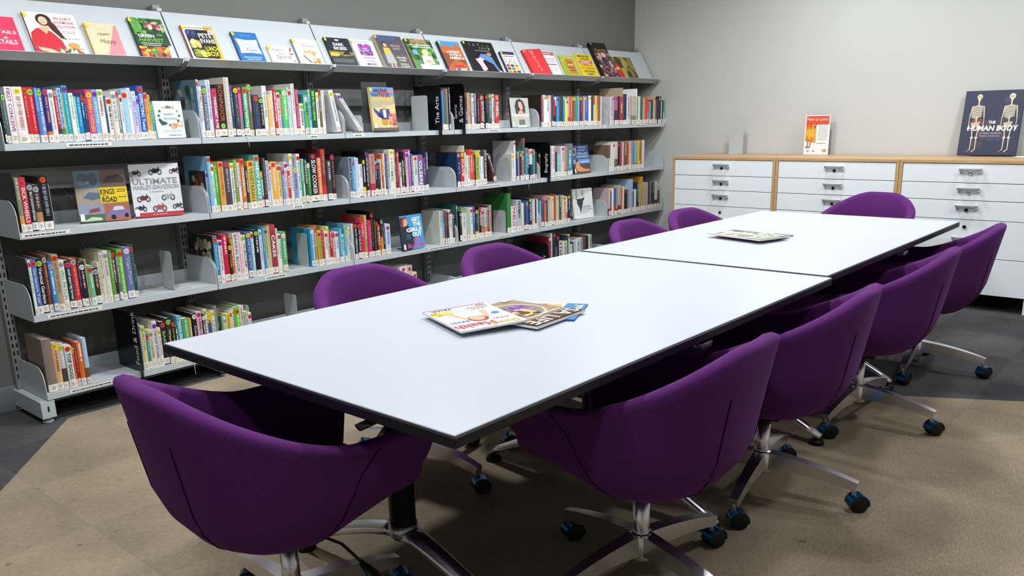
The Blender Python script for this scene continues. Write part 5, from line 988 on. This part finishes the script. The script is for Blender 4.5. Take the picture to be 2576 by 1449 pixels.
hb = face_book('anatomy_book', wh, .40, .02, '0f1138', [('b', .2, .1, .8, .9, 10, ['3a2038', '2c2c54', '34243c', '3c2840'], .06, .12), ('e', .26, .50, .08, .06, '9c3a34'), ('r', .2, .40, .32, .56, '8c3430'), ('b', .15, .40, .35, .56, 8, ['a84840', '7c2c2c'], .02, .04)]+skel(.25, 1)+skel(.80, 1.1)+
   [('t', .46, .485, .12, .045, 'THE', 'e8e8e4', .03, .1), ('t', .12, .375, .84, .085, 'HUMAN BODY', 'eeeeea', .03, .12), ('t', .34, .325, .36, .032, 'A Visual Guide to', 'c0b8d0', .0), ('t', .34, .28, .34, .032, 'Human Anatomy', 'c0b8d0', .0)], 'large dark anatomy book with two skeletons leaning on the wall', '3a2c50', None)
hH = 0
xh = 5.318; yl = yfor(2408, xh, CT)
tp = zfor(5.40, yl, 233)-CT
hb.scale = (1, 1, tp/math.cos(.2)/.40)
facing_west(hb, 2408, 2556, xh, .2, CT+.0048)
sh_ = MB(); sh_.bbox((0, 0, 0), (.15, .21, .003), .0004, None, 1); so = sh_.build('paper_sheet', mat('paper_pale', 'd8e0da', .7)); so.location = (5.20, yfor(2572, 5.26, CT)-.17, CT+.0006); tag(so, 'pale sheet of paper lying on the cabinet by the anatomy book', 'paper')
# ================================================================ magazines on the tables
def magazine(c0, ang, w, l, z, th, art, label, group, base='e4e4e8', curl=.004):
    # cover lies face up; local x along its width (spine at x = 0), y up the page
    n = 8; m = MB(); g = MB()
    def zc(t): return curl*t
    vs = []
    for k in range(n+1):
        t = k/n; x = w*t; zz = zc(t)
        vs += [(x, 0, zz), (x, l, zz), (x, 0, zz+th), (x, l, zz+th)]
    fs = []
    for k in range(n):
        a = 4*k; b = a+4
        fs += [(a+2, b+2, b+3, a+3), (a, a+1, b+1, b), (a, b, b+2, a+2), (a+1, a+3, b+3, b+1)]
    fs += [(0, 2, 3, 1), (4*n, 4*n+1, 4*n+3, 4*n+2)]
    m.add(vs, fs, hx(base), False); o = m.build('magazine', PAPER)
    # printed cover follows the curl
    a = art_mesh([('r', 0, 0, 1, 1, base)]+art, w, l, 0, 3); nv = []
    for x, y, zq in a.v: nv.append((x, zq, zc(max(0, min(1, x/w)))+th+.0003-y))
    a.v = nv
    # cut long print faces so that they follow the curl closely enough: curl is shallow
    a.build('cover_print', PRINT_G, o)
    o.location = (c0[0], c0[1], z); o.rotation_euler = (0, 0, ang); tag(o, label, 'magazine', group); return o
PRINT_G = attr_mat('glossy_cover', .25, .5)
TZ = .735
GM = 'magazines on the nearer table'
def frame_px(o, x, z): # origin at pixel o, x axis toward pixel x
    a, b = at(*o, 2, z), at(*x, 2, z); return (a.x, a.y), math.atan2(b.y-a.y, b.x-a.x), (b-a).length
# the covers lie upside down to the camera: page top points to the camera's right front
c, an, L = frame_px((1464, 761), (1275, 755), TZ+.006)
magazine((.647, -2.236), math.radians(205), .215, .265, TZ+.0004, .004, [('r', 0, 0, 1, 1, 'd8dce0'), ('r', 0, .75, 1, 1, '3a84b8'), ('t', .08, .86, .5, .11, 'your', 'e8f0f4', .03), ('t', .3, .76, .6, .12, 'HOME', 'e8f0f4', .02), ('r', .1, .3, .9, .7, 'c88a50'), ('b', .1, .25, .9, .72, 34, ['b84830', 'd89048', 'e8d0a0', '8a4028', 'd8b070'], .05, .11), ('r', 0, 0, 1, .12, '4a78a8')], 'blue edged magazine lying undermost at the right of the pile', GM, '3c74a4', .001)
magazine((.640, -2.248), math.radians(184), .25, .29, TZ+.0056, .006, [('r', 0, 0, 1, 1, 'a08868'), ('e', .52, .42, .44, .33, 'c4bcae'), ('e', .52, .42, .40, .29, '8a8478'), ('b', .55, .24, .92, .56, 24, ['c83024', 'd84838', '4a8a34', '7ab048'], .03, .08), ('b', .2, .24, .55, .52, 26, ['8a5a98', 'a070b0', '6a4080', 'b894c0'], .03, .07), ('b', .36, .44, .68, .68, 24, ['c8a868', 'a88448', 'd8c088', '5a3c28'], .03, .08), ('r', .02, .80, .98, .98, '4a3420'), ('t', .04, .81, .92, .16, 'SA LIFE', 'f4f2ec', .01), ('s', .1, .72, .5, .03, 'f0e8d8'), ('s', .5, .08, .9, .025, 'f0e8d8'), ('r', .04, .02, .2, .08, 'e8e8e8')], 'brown food magazine with a noodle bowl, in the middle of the pile', GM, 'e0e2e6', .001)
magazine((.525, -2.250), math.radians(159), .205, .275, TZ+.0185, .005, [('r', 0, 0, 1, 1, 'dcdade'), ('r', 0, 0, 1, .035, 'd87880'), ('p', [(.25, .42), (.75, .40), (.8, .2), (.6, .1), (.3, .12)], 'c8ccd0'), ('p', [(.3, .5), (.72, .52), (.72, .3), (.35, .32)], 'dcdce0'), ('e', .5, .62, .15, .12, '8a4c2c'), ('e', .5, .60, .11, .10, 'e0b094'), ('p', [(.2, .3), (.3, .62), (.36, .6), (.3, .3)], 'e0b094'), ('p', [(.8, .28), (.68, .62), (.62, .6), (.7, .3)], 'e0b094'), ('b', .66, .12, .98, .3, 20, ['d8c030', 'b8a428', 'e8d860'], .03, .06), ('t', .05, .86, .42, .10, 'Good', 'e0c82c', .02), ('t', .40, .78, .58, .15, 'Health', 'd85868', .02), ('s', .1, .72, .35, .025, 'c66'), ('s', .68, .68, .95, .02, '6a98c8'), ('s', .66, .64, .95, .02, '6a98c8'), ('s', .1, .2, .35, .03, 'c8a030'), ('s', .06, .14, .4, .02, '88a'), ('s', .6, .08, .9, .02, '5a84c0'), ('s', .6, .05, .9, .02, '5a84c0'), ('e', .16, .5, .06, .045, '4a90c8'), ('r', .06, .05, .2, .11, 'e8e8e8'), ('s', .07, .06, .19, .04, '333')], 'white health magazine with a red haired woman, topmost and nearest in pile', GM, 'dcdce0', -.006)
GF = 'magazines on the farther table'
FM = [('r', 0, 0, 1, 1, 'd4d4cc')]
magazine((2.60, -2.135), math.radians(172), .20, .26, TZ+.0004, .004, FM+[('r', 0, .6, 1, 1, '4a6470'), ('r', .2, .7, .7, .9, '7aa0b8'), ('b', 0, 0, 1, .6, 20, ['c8b8a0', '6a5a4c', 'd8d4cc'], .06, .12)], 'blue grey magazine under the far pile, sticking out', GF, '5a6c78', .001)
magazine((2.575, -2.15), math.radians(160), .21, .28, TZ+.0058, .005, FM+[('b', 0, 0, 1, 1, 30, ['a89a88', 'c8c4bc', '8a5a58', 'd8d4d0'], .06, .12)], 'grey pink magazine in the middle of the far pile', GF, 'b8b4b0', .001)
magazine((2.50, -2.122), math.radians(165), .20, .315, TZ+.0122, .008, FM+[('r', 0, 0, .3, 1, '55604c'), ('b', .05, .05, .95, .7, 40, ['a08868', 'd8d4cc', 'b8b0a4', '6a6054', 'e4e2dc', '8a7c6c'], .05, .12), ('r', .35, .4, .65, .65, 'b8c4cc'), ('r', .0, .74, 1, .98, 'c4d0b0'), ('t', .08, .78, .84, .16, 'SALA', '4a9a5c', .02)], 'pale green titled magazine on top of the far pile', GF, 'd4ccd0', .003)
